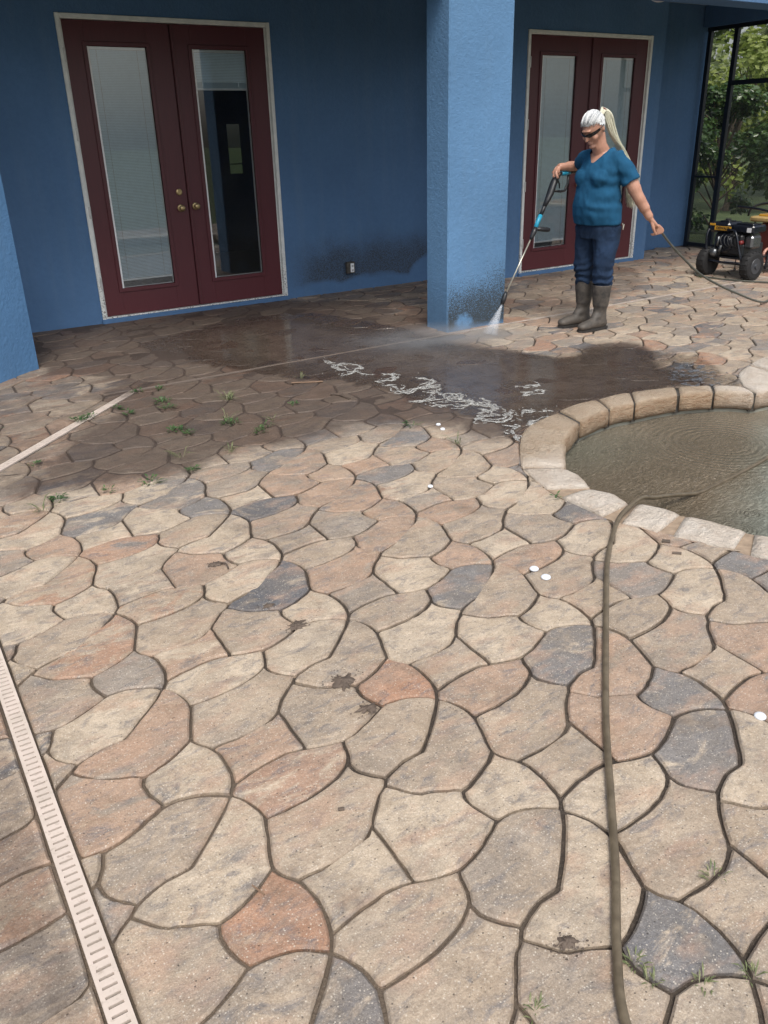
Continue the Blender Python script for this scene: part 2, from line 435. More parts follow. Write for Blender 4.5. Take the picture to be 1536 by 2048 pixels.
def mat_sand():
    n = N('joint_sand_and_dirt'); d = n.attr('dirt')
    c = n.mix(n.rng(n.noise(30, 6, .7), .3, .7), (.030, .023, .018), (.075, .056, .042))
    c = n.mix(n.math('MULTIPLY', n.rng(n.math('ADD', n.sep()[0], n.math('MULTIPLY', n.math('SUBTRACT', n.noise(1.5, 3), .5), 2.0)), 1.1, -.2), n.rng(n.sep()[1], 3.0, 1.8)), c, (.19, .145, .105))
    c = n.mix(n.rng(n.noise(260, 2), .6, .75, 0, .5), c, (.28, .24, .2))
    c = n.mix(n.rng(n.noise(2.4, 4), .55, .75, 0, .5), c, (.17, .135, .10))
    mud = n.mix(n.rng(n.noise(11, 5), .3, .7), tuple(x * .75 for x in MUD), tuple(x * 1.2 for x in MUD))
    n.set(col=n.mix(n.rng(d, .2, .7), c, mud), rough=.75); n.bump(n.noise(90, 5, .7), .9, .01); return n.m
M['sand'] = mat_sand()
def mat_coping():
    n = N('cast_stone_coping'); V = n.mapv((1, 1, 2.2)); wet = n.attr('wet')
    a = n.noise(6, 5, .6, V, .8); b = n.noise(17, 5, .7, V, 1.2)
    c = n.mix(n.rng(a, .35, .7), (.70, .63, .55), (.58, .49, .40))
    c = n.mix(n.rng(b, .55, .75, 0, .5), c, (.48, .30, .18))
    c = n.mix(n.rng(n.noise(120, 4, .7), .58, .7, 0, .5), c, (.28, .22, .16))
    c = n.mix(n.attr('face'), c, n.mix(n.rng(n.noise(11, 6, .75, n.mapv((1, 1, 3)), 1.5), .42, .68), (.58, .48, .38), (.40, .27, .18)))
    c = n.mix(wet, c, n.mix(1, c, (.74, .66, .56), 'MULTIPLY'))
    n.set(col=c, rough=n.math('SUBTRACT', .6, n.math('MULTIPLY', wet, .35)))
    h = n.math('ADD', n.noise(22, 6, .7, V, 1.6), n.math('MULTIPLY', n.noise(90, 4, .7), .4)); n.bump(h, .9, .03); return n.m
M['coping'] = mat_coping()
M['mortar'] = simple('coping_mortar', (.30, .225, .16), .8, var=.25, scale=25, bump=.5, bscale=90)
M['mortar_dark'] = simple('dark_wet_mortar', (.06, .055, .048), .5, var=.4, scale=30)
M['tile'] = simple('pool_plaster', (.30, .30, .25), .4, var=.15, scale=6)
def mat_water():
    n = N('murky_pool_water'); x, y, z = n.sep()
    f = n.math('ADD', n.math('MULTIPLY', n.math('SUBTRACT', x, 3.0), .35), n.math('MULTIPLY', n.math('SUBTRACT', 2.75, y), .8))
    f = n.math('ADD', f, n.math('MULTIPLY', n.math('SUBTRACT', n.noise(1.6, 4, .5), .5), .5))
    c = n.mix(n.rng(f, .42, .85, 0, 1, True), (.225, .178, .122), (.33, .37, .32))
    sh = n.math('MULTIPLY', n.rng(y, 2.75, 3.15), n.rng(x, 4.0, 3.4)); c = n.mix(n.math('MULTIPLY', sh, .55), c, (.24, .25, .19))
    n.set(col=c, rough=.04, ior=1.33, spec=.8)
    def ring(cx, cy, sc, r0, r1, amp):
        dx = n.math('SUBTRACT', x, cx); dy = n.math('SUBTRACT', y, cy)
        r = n.math('SQRT', n.math('ADD', n.math('MULTIPLY', dx, dx), n.math('MULTIPLY', dy, dy)))
        r = n.math('ADD', r, n.math('MULTIPLY', n.math('SUBTRACT', n.noise(7, 3), .5), .03 * r1 / .5))
        s_ = n.math('SINE', n.math('MULTIPLY', r, sc)); e = n.math('MULTIPLY', n.rng(r, r0, r0 + .25 * (r1 - r0)), n.rng(r, r1, r0 + .4 * (r1 - r0)))
        return n.math('MULTIPLY', n.math('MULTIPLY', s_, e), amp)
    h = ring(4.12, 2.74, 150, .05, .62, .45)
    for cx, cy, rr in ((3.13, 2.1, .09), (3.21, 1.98, .12), (2.98, 2.7, .05), (3.62, 3.0, .05), (3.35, 2.85, .04), (3.4, 2.05, .08), (3.02, 2.56, .05), (3.3, 2.62, .05), (3.6, 1.75, .14), (3.2, 2.4, .04)):
        h = n.math('ADD', h, ring(cx, cy, 330, 0, rr, .55))
    msk = n.rng(n.noise(1.1, 2), .3, .6, .25, 1)
    st = n.noise(26, 4, .62, n.mapv((1, 2.1, 1), (0, 0, R(-32))), 1.4)
    h = n.math('ADD', h, n.math('MULTIPLY', n.math('MULTIPLY', st, 3.4), msk))
    h = n.math('ADD', h, n.math('MULTIPLY', n.noise(6, 2), 1.6))
    n.bump(h, 1.0, .022); return n.m
M['water'] = mat_water()
def mat_film():
    n = N('muddy_water_film'); d = n.attr('depth')
    t = n.math('ADD', d, n.math('MULTIPLY', n.math('SUBTRACT', n.noise(8, 7, .72, None, .6), .5), 1.25))
    c = n.mix(n.rng(n.noise(7, 5, .6), .3, .7), (.075, .056, .045), (.12, .092, .072))
    n.set(col=c, rough=n.rng(n.noise(14, 4), .35, .7, .05, .20), ior=1.36, alpha=n.math('MULTIPLY', n.rng(t, .22, 1.0, 0, .82), n.rng(n.sep()[0], 3.9, 4.7, 1, .5)))
    n.bump(n.noise(38, 4, .6), .10, .006); return n.m
M['film'] = mat_film()
def mat_puddle():
    n = N('sky_painted_puddle'); d = n.attr('depth')
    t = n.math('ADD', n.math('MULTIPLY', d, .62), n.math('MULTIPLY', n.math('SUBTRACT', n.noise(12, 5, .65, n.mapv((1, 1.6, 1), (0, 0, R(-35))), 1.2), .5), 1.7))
    n.set(col=(.17, .185, .21), rough=.03, ior=1.45, alpha=n.rng(t, .62, .72, 0, .75))  # pale blue-grey patches paint the sky's reflection into the water colour
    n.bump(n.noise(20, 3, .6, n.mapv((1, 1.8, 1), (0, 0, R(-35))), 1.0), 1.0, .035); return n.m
M['puddle'] = mat_puddle()
def mat_foam():
    n = N('white_foam'); a = n.math('ADD', n.math('MULTIPLY', n.noise(75, 6, .75, None, .5), .6), n.math('MULTIPLY', n.noise(24, 4, .7), .4)); n.set(col=n.mix(n.rng(n.noise(160, 3), .3, .7), (.42, .42, .40), (.66, .66, .64)), rough=.6, alpha=n.rng(a, .43, .60, .0, .8))
    n.bump(n.noise(300, 3), .4, .002); return n.m
M['foam'] = mat_foam()
def mat_drain():
    n = N('beige_plastic_drain'); d = n.attr('dirt'); c = n.mix(n.rng(n.noise(14, 4), .3, .7), (.60, .51, .45), (.50, .43, .37))
    c = n.mix(n.rng(n.noise(50, 4, .7), .58, .68, 0, .5), c, (.30, .24, .19)); dn = n.math('ADD', d, n.math('MULTIPLY', n.math('SUBTRACT', n.noise(9, 5, .65), .5), .5))
    n.set(col=n.mix(n.rng(dn, .35, .7, 0, .85), c, (.10, .075, .06)), rough=.55); n.bump(n.noise(80, 3), .15, .002); return n.m
M['drain'] = mat_drain()
M['drain_in'] = simple('drain_channel_inside', (.02, .018, .016), .8)

# ================================================================== THE SETTING
# ---- pool outline
COPE = [
([(2.951,1.787),(2.93,1.91),(2.888,2.036)],[(2.771,1.718),(2.725,1.829),(2.676,1.934)]),
([(2.875,2.059),(2.861,2.156),(2.826,2.244)],[(2.651,1.997),(2.638,2.076),(2.608,2.148)]),
([(2.786,2.267),(2.818,2.393),(2.782,2.488)],[(2.595,2.244),(2.604,2.374),(2.6,2.498)]),
([(2.792,2.503),(2.854,2.614),(2.869,2.744)],[(2.616,2.612),(2.67,2.785),(2.702,2.87)]),
([(2.878,2.754),(3.021,2.911),(3.18,3.051),(3.431,3.205)],[(2.717,2.902),(2.93,3.15),(3.16,3.34),(3.479,3.431)]),
([(3.469,3.222),(3.619,3.26),(3.756,3.278)],[(3.521,3.449),(3.70,3.484),(3.85,3.475)]),
([(3.781,3.284),(3.88,3.283),(3.966,3.269)],[(3.872,3.47),(4.03,3.469),(4.13,3.452)]),
([(3.983,3.268),(4.159,3.251),(4.315,3.225)],[(4.15,3.447),(4.322,3.407),(4.45,3.36)]),
([(4.339,3.221),(4.448,3.177),(4.541,3.132)],[(4.475,3.345),(4.576,3.295),(4.655,3.24)]),
([(4.562,3.13),(4.656,3.055),(4.719,2.963)],[(4.677,3.23),(4.749,3.158),(4.79,3.10)]),
([(4.748,2.955),(4.95,2.93),(5.18,2.99)],[(4.808,3.097),(5.04,3.30),(5.30,3.40)]),
([(5.21,3.0),(5.5,3.05),(5.78,3.0)],[(5.33,3.41),(5.6,3.47),(5.9,3.37)]),
([(5.81,2.99),(6.1,2.75),(6.25,2.4)],[(5.93,3.36),(6.35,3.05),(6.6,2.5)]),
([(6.26,2.37),(6.2,1.9),(6.0,1.5)],[(6.6,2.46),(6.55,1.8),(6.3,1.3)]),
([(5.98,1.47),(5.5,1.1),(4.9,.9)],[(6.27,1.27),(5.65,.8),(4.95,.6)]),
([(4.87,.9),(4.4,.88),(3.9,1.0)],[(4.92,.6),(4.4,.57),(3.8,.7)]),
([(3.87,1.01),(3.45,1.2),(3.2,1.42)],[(3.77,.71),(3.3,.95),(3.02,1.28)]),
([(3.18,1.44),(3.06,1.58),(2.965,1.755)],[(3.0,1.31),(2.87,1.47),(2.785,1.65)]),
]
POOL_IN = [p for a, b in COPE for p in a]; POOL_OUT = [p for a, b in COPE for p in b]
DIRT = [(.6, 8.4), (.8, 6.9), (1.18, 6.45), (1.38, 5.95), (1.22, 5.4), (0.74, 4.71), (0.51, 4.34), (0.30, 4.15), (0.45, 3.85), (0.77, 3.9), (1.3, 3.78),
        (1.83, 3.83), (2.27, 3.83), (2.64, 3.62), (2.76, 3.21), (2.98, 3.15), (3.3, 3.35), (4.05, 3.42), (4.68, 3.22), (4.83, 3.45),
        (4.81, 3.73), (5.13, 4.13), (5.14, 4.34), (4.88, 4.51), (4.51, 4.4), (4.35, 4.61), (4.28, 4.87), (4.24, 5.07), (4.24, 5.6),
        (4.36, 5.83), (4.55, 6.09), (4.58, 6.85), (4.49, 7.46), (4.03, 7.68), (4.04, 8.1)]
CORE = [(.6, 8.4), (.8, 6.9), (1.18, 6.45), (1.45, 6.05), (1.9, 5.75), (2.3, 5.1), (2.55, 4.5), (2.75, 3.95), (2.95, 3.45), (3.3, 3.35)] + DIRT[-20:]
WET = [(2.0, 6.9), (3.2, 7.4), (3.9, 7.2), (4.2, 5.9), (4.15, 5.3), (4.25, 4.85), (4.35, 4.61), (4.51, 4.4), (4.88, 4.51), (5.13, 4.3), (5.13, 4.1), (5.3, 3.85), (5.0, 3.3), (4.7, 3.0),
       (4.0, 3.2), (3.4, 3.15), (3.0, 2.95), (2.9, 3.3), (3.0, 3.6), (2.9, 4.5), (2.6, 5.1), (2.2, 6.0)]
FILM = [(2.3, 6.4), (2.6, 7.0), (3.3, 7.2), (3.75, 6.6), (3.85, 5.7), (3.98, 5.32), (4.21, 5.04), (4.26, 4.85), (4.35, 4.61), (4.51, 4.4), (4.88, 4.51), (5.14, 4.36), (5.10, 4.13),
        (4.81, 3.73), (4.81, 3.45), (4.54, 3.32), (4.09, 3.48), (3.71, 3.5), (3.22, 3.42), (3.12, 3.6), (3.06, 3.91), (3.07, 4.61), (2.82, 5.14), (2.49, 5.59)]
PUD = [(4.85, 3.83), (5.04, 3.89), (5.2, 3.75), (5.15, 3.49), (4.9, 3.25), (4.78, 3.1), (4.45, 3.22), (4.35, 3.4), (4.64, 3.61)]
ZONE3 = [(5.0, 5.65), (5.9, 6.6), (6.5, 7.5), (8.7, 7.5), (7.7, 6.2), (6.6, 5.62)]
GREY2 = [(4.2, 5.8), (6.1, 5.75), (6.6, 7.4), (6.0, 8.1), (4.0, 8.1)]
def dirt_at(x, y):
    j = .16 * nz3(x * 2.1, y * 2.1) + .07 * nz3(x * 6, y * 6, 3)
    d = max(sstep(-.22, .22, sdist((x, y), CORE) + j * 1.3), .74 * sstep(-.20, .34, sdist((x, y), DIRT) + j))
    g = .52 * sstep(-.3, .3, sdist((x, y), GREY2) + j)
    far2 = .50 * sstep(-.2, .3, sdist((x, y), ZONE3) + j * 1.5)
    far = .34 * sstep(6.2, 7.2, x) * sstep(5.5, 6.3, y) * sstep(8.0, 7.3, x)
    left = .50 * sstep(3.7, 4.3, y + j) * sstep(2.6, 1.8, x)
    low = .48 * sstep(.12, .05, x - strip_mid(y) + .12) * sstep(2.7, 2.2, y)
    return max(d, g, far, far2, left, low)
def wet_at(x, y): return sstep(-.1, .15, sdist((x, y), WET) + .12 * nz3(x * 3, y * 3, 9))

def strip_mid(y): return .135 + (y - 1.18) * .029
STRIPS = [((strip_mid(-1.2), -1.2), (.222, 4.20), .0245), ((.222, 4.20), (1.605, 5.53), .028), ((1.605, 5.53), (10.2, 5.57), .012)]

def clip(poly, p, n):
    out = []
    for i in range(len(poly)):
        a, b = poly[i], poly[(i + 1) % len(poly)]
        da = (a[0] - p[0]) * n[0] + (a[1] - p[1]) * n[1]; db = (b[0] - p[0]) * n[0] + (b[1] - p[1]) * n[1]
        if da >= 0: out.append(a)
        if (da >= 0) != (db >= 0):
            t = da / (da - db); out.append((a[0] + t * (b[0] - a[0]), a[1] + t * (b[1] - a[1])))
    return out
def area(poly): return .5 * sum(poly[i][0] * poly[(i + 1) % len(poly)][1] - poly[(i + 1) % len(poly)][0] * poly[i][1] for i in range(len(poly)))
def clean(poly, eps=.006):
    out = []
    for p in poly:
        if not out or math.hypot(p[0] - out[-1][0], p[1] - out[-1][1]) > eps: out.append(p)
    if len(out) > 2 and math.hypot(out[0][0] - out[-1][0], out[0][1] - out[-1][1]) <= eps: out.pop()
    return out
def inset(poly, d):
    n = len(poly); out = []
    for i in range(n):
        a, b, c = poly[i - 1], poly[i], poly[(i + 1) % n]
        e1 = Vector((b[0] - a[0], b[1] - a[1])).normalized(); e2 = Vector((c[0] - b[0], c[1] - b[1])).normalized()
        n1 = Vector((-e1.y, e1.x)); n2 = Vector((-e2.y, e2.x)); m = (n1 + n2)
        k = max(.45, m.length / 2); m = m.normalized() / k
        out.append((b[0] + m.x * d, b[1] + m.y * d))
    return out
def to_boundary(p, poly):
    best = None; n = len(poly)
    for i in range(n):
        a, b = poly[i], poly[(i + 1) % n]; dx, dy = b[0] - a[0], b[1] - a[1]
        t = max(0, min(1, ((p[0] - a[0]) * dx + (p[1] - a[1]) * dy) / (dx * dx + dy * dy + 1e-12)))
        q = (a[0] + t * dx, a[1] + t * dy); d = math.hypot(p[0] - q[0], p[1] - q[1])
        if best is None or d < best[0]: best = (d, q)
    return best[1]

LAT_A = (-0.016007, -0.540626); LAT_B = (0.676994, 0.014038); LAT_N = (1.235176, 1.629758)
CELLS = {
'F':[[-0.045,0.246],[-0.089,0.223],[-0.128,0.21],[-0.163,0.202],[-0.174,0.174],[-0.175,0.145],[-0.168,0.111],[-0.155,0.073],[-0.106,0.07],[-0.067,0.056],[-0.032,0.036],[0.0,0.007],[0.023,0.04],[0.038,0.094],[0.042,0.159],[0.033,0.207],[0.008,0.238],[-0.002,0.274]],
'E':[[0.0,0.007],[-0.032,0.036],[-0.067,0.056],[-0.106,0.07],[-0.155,0.073],[-0.196,0.052],[-0.245,0.029],[-0.289,0.013],[-0.33,0.006],[-0.34,-0.02],[-0.347,-0.045],[-0.366,-0.079],[-0.364,-0.119],[-0.343,-0.151],[-0.325,-0.172],[-0.311,-0.186],[-0.265,-0.17],[-0.229,-0.159],[-0.175,-0.16],[-0.129,-0.121],[-0.045,-0.044]],
'G':[[-0.045,-0.044],[-0.129,-0.121],[-0.175,-0.16],[-0.229,-0.159],[-0.265,-0.17],[-0.311,-0.186],[-0.334,-0.209],[-0.306,-0.249],[-0.281,-0.282],[-0.246,-0.299],[-0.199,-0.323],[-0.179,-0.339],[-0.144,-0.331],[-0.105,-0.317],[-0.061,-0.295],[-0.018,-0.267],[-0.002,-0.221],[0.022,-0.166],[0.039,-0.119],[0.036,-0.069],[0.021,-0.025],[0.0,0.007]],
'H':[[-0.367,-0.233],[-0.409,-0.276],[-0.434,-0.309],[-0.435,-0.346],[-0.441,-0.423],[-0.443,-0.472],[-0.447,-0.502],[-0.404,-0.521],[-0.346,-0.534],[-0.305,-0.528],[-0.261,-0.512],[-0.212,-0.489],[-0.171,-0.468],[-0.184,-0.43],[-0.191,-0.395],[-0.19,-0.366],[-0.179,-0.339],[-0.199,-0.323],[-0.246,-0.299],[-0.281,-0.282],[-0.306,-0.249],[-0.334,-0.209]],
'I':[[0.0,0.007],[0.021,-0.025],[0.036,-0.069],[0.039,-0.119],[0.107,-0.122],[0.171,-0.117],[0.22,-0.108],[0.27,-0.09],[0.311,-0.064],[0.33,-0.031],[0.337,-0.006],[0.347,0.02],[0.289,0.034],[0.246,0.053],[0.205,0.065],[0.159,0.065],[0.093,0.056],[0.023,0.04]],
'J':[[0.022,-0.166],[-0.002,-0.221],[-0.018,-0.267],[-0.008,-0.302],[0.017,-0.334],[0.054,-0.334],[0.12,-0.34],[0.19,-0.33],[0.243,-0.295],[0.268,-0.262],[0.31,-0.219],[0.343,-0.195],[0.366,-0.172],[0.352,-0.158],[0.334,-0.137],[0.313,-0.105],[0.311,-0.064],[0.27,-0.09],[0.22,-0.108],[0.171,-0.117],[0.107,-0.122],[0.039,-0.119]],
'K':[[0.042,0.159],[0.038,0.094],[0.023,0.04],[0.093,0.056],[0.159,0.065],[0.205,0.065],[0.246,0.053],[0.25,0.083],[0.252,0.132],[0.258,0.209],[0.259,0.246],[0.206,0.211],[0.136,0.201],[0.07,0.206],[0.033,0.207]],
}
def smooth_loop(poly, corner=.55):
    """one corner-cutting pass that keeps true corners"""
    n = len(poly); out = []
    for i in range(n):
        a, b, c = poly[i - 1], poly[i], poly[(i + 1) % n]
        e1 = Vector((b[0] - a[0], b[1] - a[1])); e2 = Vector((c[0] - b[0], c[1] - b[1]))
        if e1.length < 1e-6 or e2.length < 1e-6: out.append(b); continue
        if e1.angle(e2) < corner:
            out.append((b[0] * .76 + a[0] * .24 * 1, b[1] * .76 + a[1] * .24)); out.append((b[0] * .76 + c[0] * .24, b[1] * .76 + c[1] * .24))
        else:
            k = .16
            out.append((b[0] * (1 - k) + a[0] * k, b[1] * (1 - k) + a[1] * k)); out.append((b[0] * (1 - .05) + (a[0] + c[0]) * .025, b[1] * .95 + (a[1] + c[1]) * .025)); out.append((b[0] * (1 - k) + c[0] * k, b[1] * (1 - k) + c[1] * k))
    return out
# measured colour class of single pavers: x, y, main tone, second tone
TONES = [(1.18,1.78,.615,.6),(0.74,1.70,.5,.3),(0.53,2.49,.6,.3),(0.52,1.99,.5,.74),(0.48,1.24,.615,.6),(0.71,1.93,.31,.1),(0.90,1.75,.34,.75),(0.76,1.50,.31,.1),(0.49,1.73,.08,.25),(0.39,2.10,.08,.25),(0.20,2.03,.34,.75),(0.24,1.78,.5,.74),(0.35,1.56,.36,.76),(0.44,1.39,.08,.25),(0.27,1.27,.34,.75),(0.66,1.34,.36,.76),(0.91,1.23,.08,.25),(0.97,1.08,.74,.3),(1.15,1.20,.08,.25),(1.01,1.51,.31,.1),(1.08,1.41,.34,.75),(1.38,1.61,.5,.74),(1.37,1.41,.36,.76),(1.40,1.79,.34,.75),(1.17,2.03,.34,.75),(1.06,2.11,.08,.25),(1.19,2.34,.08,.25),(0.94,2.39,.36,.76),(0.76,2.52,.31,.1),(1.00,2.75,.5,.74),(0.87,2.95,.31,.1),(1.11,2.67,.08,.25),(0.48,3.18,.08,.25),(0.88,3.34,.08,.25),(1.35,2.09,.36,.76),(1.44,2.16,.5,.74),(1.36,2.34,.78,.35),(1.43,2.54,.5,.74),(1.65,2.33,.08,.25),(1.74,2.14,.93,.1),(1.83,2.01,.34,.75),(1.88,2.37,.5,.74),(1.88,2.51,.34,.75),(1.63,1.81,.08,.25),(1.86,1.81,.08,.25),(1.70,1.62,.93,.1),(1.86,1.50,.5,.74),(1.99,1.63,.31,.1),(2.11,1.47,.74,.3),(2.37,1.61,.08,.25),(1.65,1.42,.5,.74),(1.88,1.23,.93,.1),(1.68,1.04,.93,.1),(1.63,1.26,.5,.74),(1.36,1.29,.34,.75),(1.39,1.10,.08,.25),(1.39,0.89,.36,.76),(1.14,0.92,.08,.25),(0.65,1.05,.31,.1),(0.75,0.91,.34,.75),(1.13,0.68,.93,.1),(0.91,0.79,.36,.76),(0.43,1.09,.74,.3),(0.52,0.98,.93,.1),(2.13,1.31,.36,.76),(2.06,1.93,.36,.76),(2.09,1.81,.31,.1),(2.09,2.16,.5,.74),(2.43,2.16,.08,.25),(2.39,1.94,.08,.25),(2.55,1.77,.08,.25),(2.59,1.90,.36,.76),(2.62,1.72,.36,.76),(2.58,1.55,.36,.76),(2.55,2.36,.93,.1),(2.27,2.26,.74,.3),(2.48,2.55,.08,.25),(2.39,2.69,.08,.25),(2.17,2.64,.5,.74),(1.75,2.70,.5,.74),(1.83,3.11,.5,.74),(2.26,3.02,.31,.1),(2.04,2.48,.36,.76),(1.44,2.87,.74,.3),(1.52,2.81,.78,.35),(1.91,3.29,.5,.74),(1.23,3.48,.93,.1),(1.06,3.47,.08,.25),(0.78,3.68,.08,.25),(0.50,3.62,.08,.25),(0.52,3.43,.5,.74),(1.57,3.31,.5,.74),(1.83,3.60,.5,.74),(1.77,3.23,.34,.75),(2.20,3.51,.08,.25),(1.44,3.33,.08,.25),(1.18,3.24,.31,.1),(1.04,3.10,.93,.1),(1.18,3.06,.08,.25),(0.45,2.62,.31,.1),(0.50,2.83,.08,.25),(0.37,3.11,.08,.25),(0.26,2.41,.74,.3),(2.34,1.34,.5,.74),(2.09,1.17,.36,.76),(1.89,1.07,.08,.25),(1.68,0.89,.93,.1),(1.30,0.65,.36,.76),(0.34,2.90,.08,.25),(2.97,3.32,.36,.76),(2.59,3.50,.5,.74),(2.69,3.23,.36,.76)]
rng = random.Random(11)
def project(x, y, z=0):
    d = Vector((x, y, z)) - CAM_O; zz = d.dot(CAM_F)
    if zz < .2: return None
    return 768 + FPX * d.dot(CAM_R) / zz, 1024 - FPX * d.dot(CAM_U) / zz, zz
ordered = [(p[0], p[1]) for p in POOL_OUT]
stones = []
X0, X1, Y0, Y1 = -2.2, 10.2, -.6, 8.04
for i in range(-8, 16):
    for j in range(-14, 7):
        ox = LAT_N[0] + i * LAT_B[0] + j * LAT_A[0]; oy = LAT_N[1] + i * LAT_B[1] + j * LAT_A[1]
        if not (X0 - .5 < ox < X1 + .5 and Y0 - .5 < oy < Y1 + .5): continue
        for key in 'FEGHIJK':
            poly = [(ox + a, oy + b) for a, b in CELLS[key]]
            if area(poly) < 0: poly = poly[::-1]
            ta = rng.random(); tb = rng.random()
            cxm = sum(p[0] for p in poly) / len(poly); cym = sum(p[1] for p in poly) / len(poly)
            if not (X0 < cxm < X1 and Y0 < cym < Y1): continue
            for (qx, qy, qa, qb) in TONES:
                if abs(qx - cxm) < .35 and abs(qy - cym) < .35 and inside((qx, qy), poly): ta = qa + rng.uniform(-.03, .03); tb = qb + rng.uniform(-.02, .02); break
            pieces = [poly]
            for (a, b, hw) in STRIPS:
                d = Vector((b[0] - a[0], b[1] - a[1])); L_ = d.length; d.normalize(); nn = (-d.y, d.x); new = []
                for pc in pieces:
                    if len(pc) < 3: continue
                    tt = [(p[0] - a[0]) * d.x + (p[1] - a[1]) * d.y for p in pc]; ss = [(p[0] - a[0]) * nn[0] + (p[1] - a[1]) * nn[1] for p in pc]
                    if max(tt) < 0 or min(tt) > L_ or min(ss) > hw or max(ss) < -hw: new.append(pc); continue
                    g = hw + .003
                    new.append(clip(pc, (a[0] + nn[0] * g, a[1] + nn[1] * g), nn))
                    new.append(clip(pc, (a[0] - nn[0] * g, a[1] - nn[1] * g), (-nn[0], -nn[1])))
                pieces = new
            for pc in pieces:
                if len(pc) < 3: continue
                ins = [inside(p, ordered) for p in pc]
                if all(ins): continue
                if any(ins):
                    pc = [to_boundary(p, ordered) if q else p for p, q in zip(pc, ins)]
                pc = clean(pc, .008)
                if len(pc) < 3 or abs(area(pc)) < .0012: continue
                stones.append((pc, ta, tb))
def screen_size(pc):
    q = [project(*p) for p in pc]
    if any(t is None for t in q): return 0
    cx = sum(t[0] for t in q) / len(q); cy = sum(t[1] for t in q) / len(q)
    if not (-60 < cx < 1596 and 200 < cy < 2120): return 0
    return abs(area([(t[0], t[1]) for t in q]))
stones.sort(key=lambda s: -screen_size(s[0]))
def stone_mesh(mb, at, pc, ta, tb, near):
    g = (.0034 + .0012 * sstep(.7, 1.3, pc[0][0]) if near else .0052) + .0016 * rng.random()
    jit = .0030
    out = inset(pc, g)
    out = smooth_loop(out) if near else out
    if near: out = [(x + jit * (nz3(x * 30, y * 30) + .7 * nz3(x * 90, y * 90)), y + jit * (nz3(x * 30, y * 30, 5) + .7 * nz3(x * 90, y * 90, 5))) for x, y in out]
    out = clean(out, .003)
    if len(out) < 3: return
    cx = sum(p[0] for p in out) / len(out); cy = sum(p[1] for p in out) / len(out)
    z0 = rng.uniform(-.0028, .0030); tx, ty = rng.uniform(-.012, .012), rng.uniform(-.012, .012)
    zt = lambda x, y: z0 + tx * (x - cx) + ty * (y - cy)
    b = len(mb.v); n = len(out)
    r1 = inset(out, .0055); rows = [[(x, y, -.035) for x, y in out], [(x, y, zt(x, y) - .006) for x, y in out], [(x, y, zt(x, y)) for x, y in r1]]
    edge = [1] * n + [1] * n + [.45] * n
    if near:
        r2 = [(cx + (x - cx) * .86, cy + (y - cy) * .86) for x, y in r1]
        rows.append([(x, y, zt(x, y) + .0004 + .0016 * nz3(x * 14, y * 14)) for x, y in r2]); edge += [0] * n
    vs = [v for r in rows for v in r]
    fs = []
    for k in range(len(rows) - 1):
        for q in range(n): fs.append((k * n + q, k * n + (q + 1) % n, (k + 1) * n + (q + 1) % n, (k + 1) * n + q))
    fs.append(tuple((len(rows) - 1) * n + q for q in range(n)))
    mb.add(vs, fs)
    at['tone_a'] += [ta] * len(vs); at['tone_b'] += [tb] * len(vs); at['edge'] += edge
    at['dirt'] += [dirt_at(v[0], v[1]) for v in vs]; at['wet'] += [wet_at(v[0], v[1]) for v in vs]
newat = lambda: dict(tone_a=[], tone_b=[], edge=[], dirt=[], wet=[])

# ---- patio ground sheet (sand between the pavers), with a hole where the pool is
mb = MB(); st = .07; nx = int((X1 + .45 - X0) / st); ny = int((8.4 - Y0) / st); idx = {}; da = []
for a in range(nx + 1):
    for b in range(ny + 1):
        x, y = X0 + a * st, Y0 + b * st; dd = dirt_at(x, y)
        ew = sstep(1.9, 1.2, y) * .0 
        idx[a, b] = len(mb.v); mb.v.append((x, y, -.0135 + .0145 * dd * (.75 + .4 * nz3(x * 1.7, y * 1.7, 4)) + .0025 * nz3(x * 9, y * 9))); da.append(dd)
for a in range(nx):
    for b in range(ny):
        c = (X0 + (a + .5) * st, Y0 + (b + .5) * st)
        if sdist(c, POOL_IN) > -.06: continue
        mb.f.append((idx[a, b], idx[a + 1, b], idx[a + 1, b + 1], idx[a, b + 1])); mb.m.append(0)
patio = mb.build('patio', M['sand'], smooth=True, attrs=dict(dirt=da)); tag(patio, kind='structure')
for k, (pc, ta, tb) in enumerate(stones[:300]):
    mb = MB(); at = newat(); stone_mesh(mb, at, pc, ta, tb, True)
    if mb.v: mb.build('paver', M['paver'], patio, attrs=at)
mb = MB(); at = newat()
for pc, ta, tb in stones[300:]: stone_mesh(mb, at, pc, ta, tb, False)
o = mb.build('paver_field', M['paver'], patio, attrs=at); o['kind'] = 'stuff'

# ---- lawn to the horizon
n = N('lawn_grass'); n.set(col=n.mix(n.rng(n.noise(3, 6, .7), .3, .7), (.035, .06, .018), (.08, .11, .035)), rough=.9); n.bump(n.noise(60, 4), .8, .03); M['lawn'] = n.m
mb = MB()
for (x0, y0, x1, y1) in ((-150, -150, X0 + .02, 150), (X1 + .3, -150, 150, 150), (X0 + .02, -150, X1 + .3, Y0 + .02), (X0 + .02, 8.3, X1 + .3, 150)):
    mb.add([(x0, y0, -.05), (x1, y0, -.05), (x1, y1, -.05), (x0, y1, -.05)], [(0, 1, 2, 3)])
lawn = mb.build('lawn', M['lawn']); tag(lawn, kind='structure')

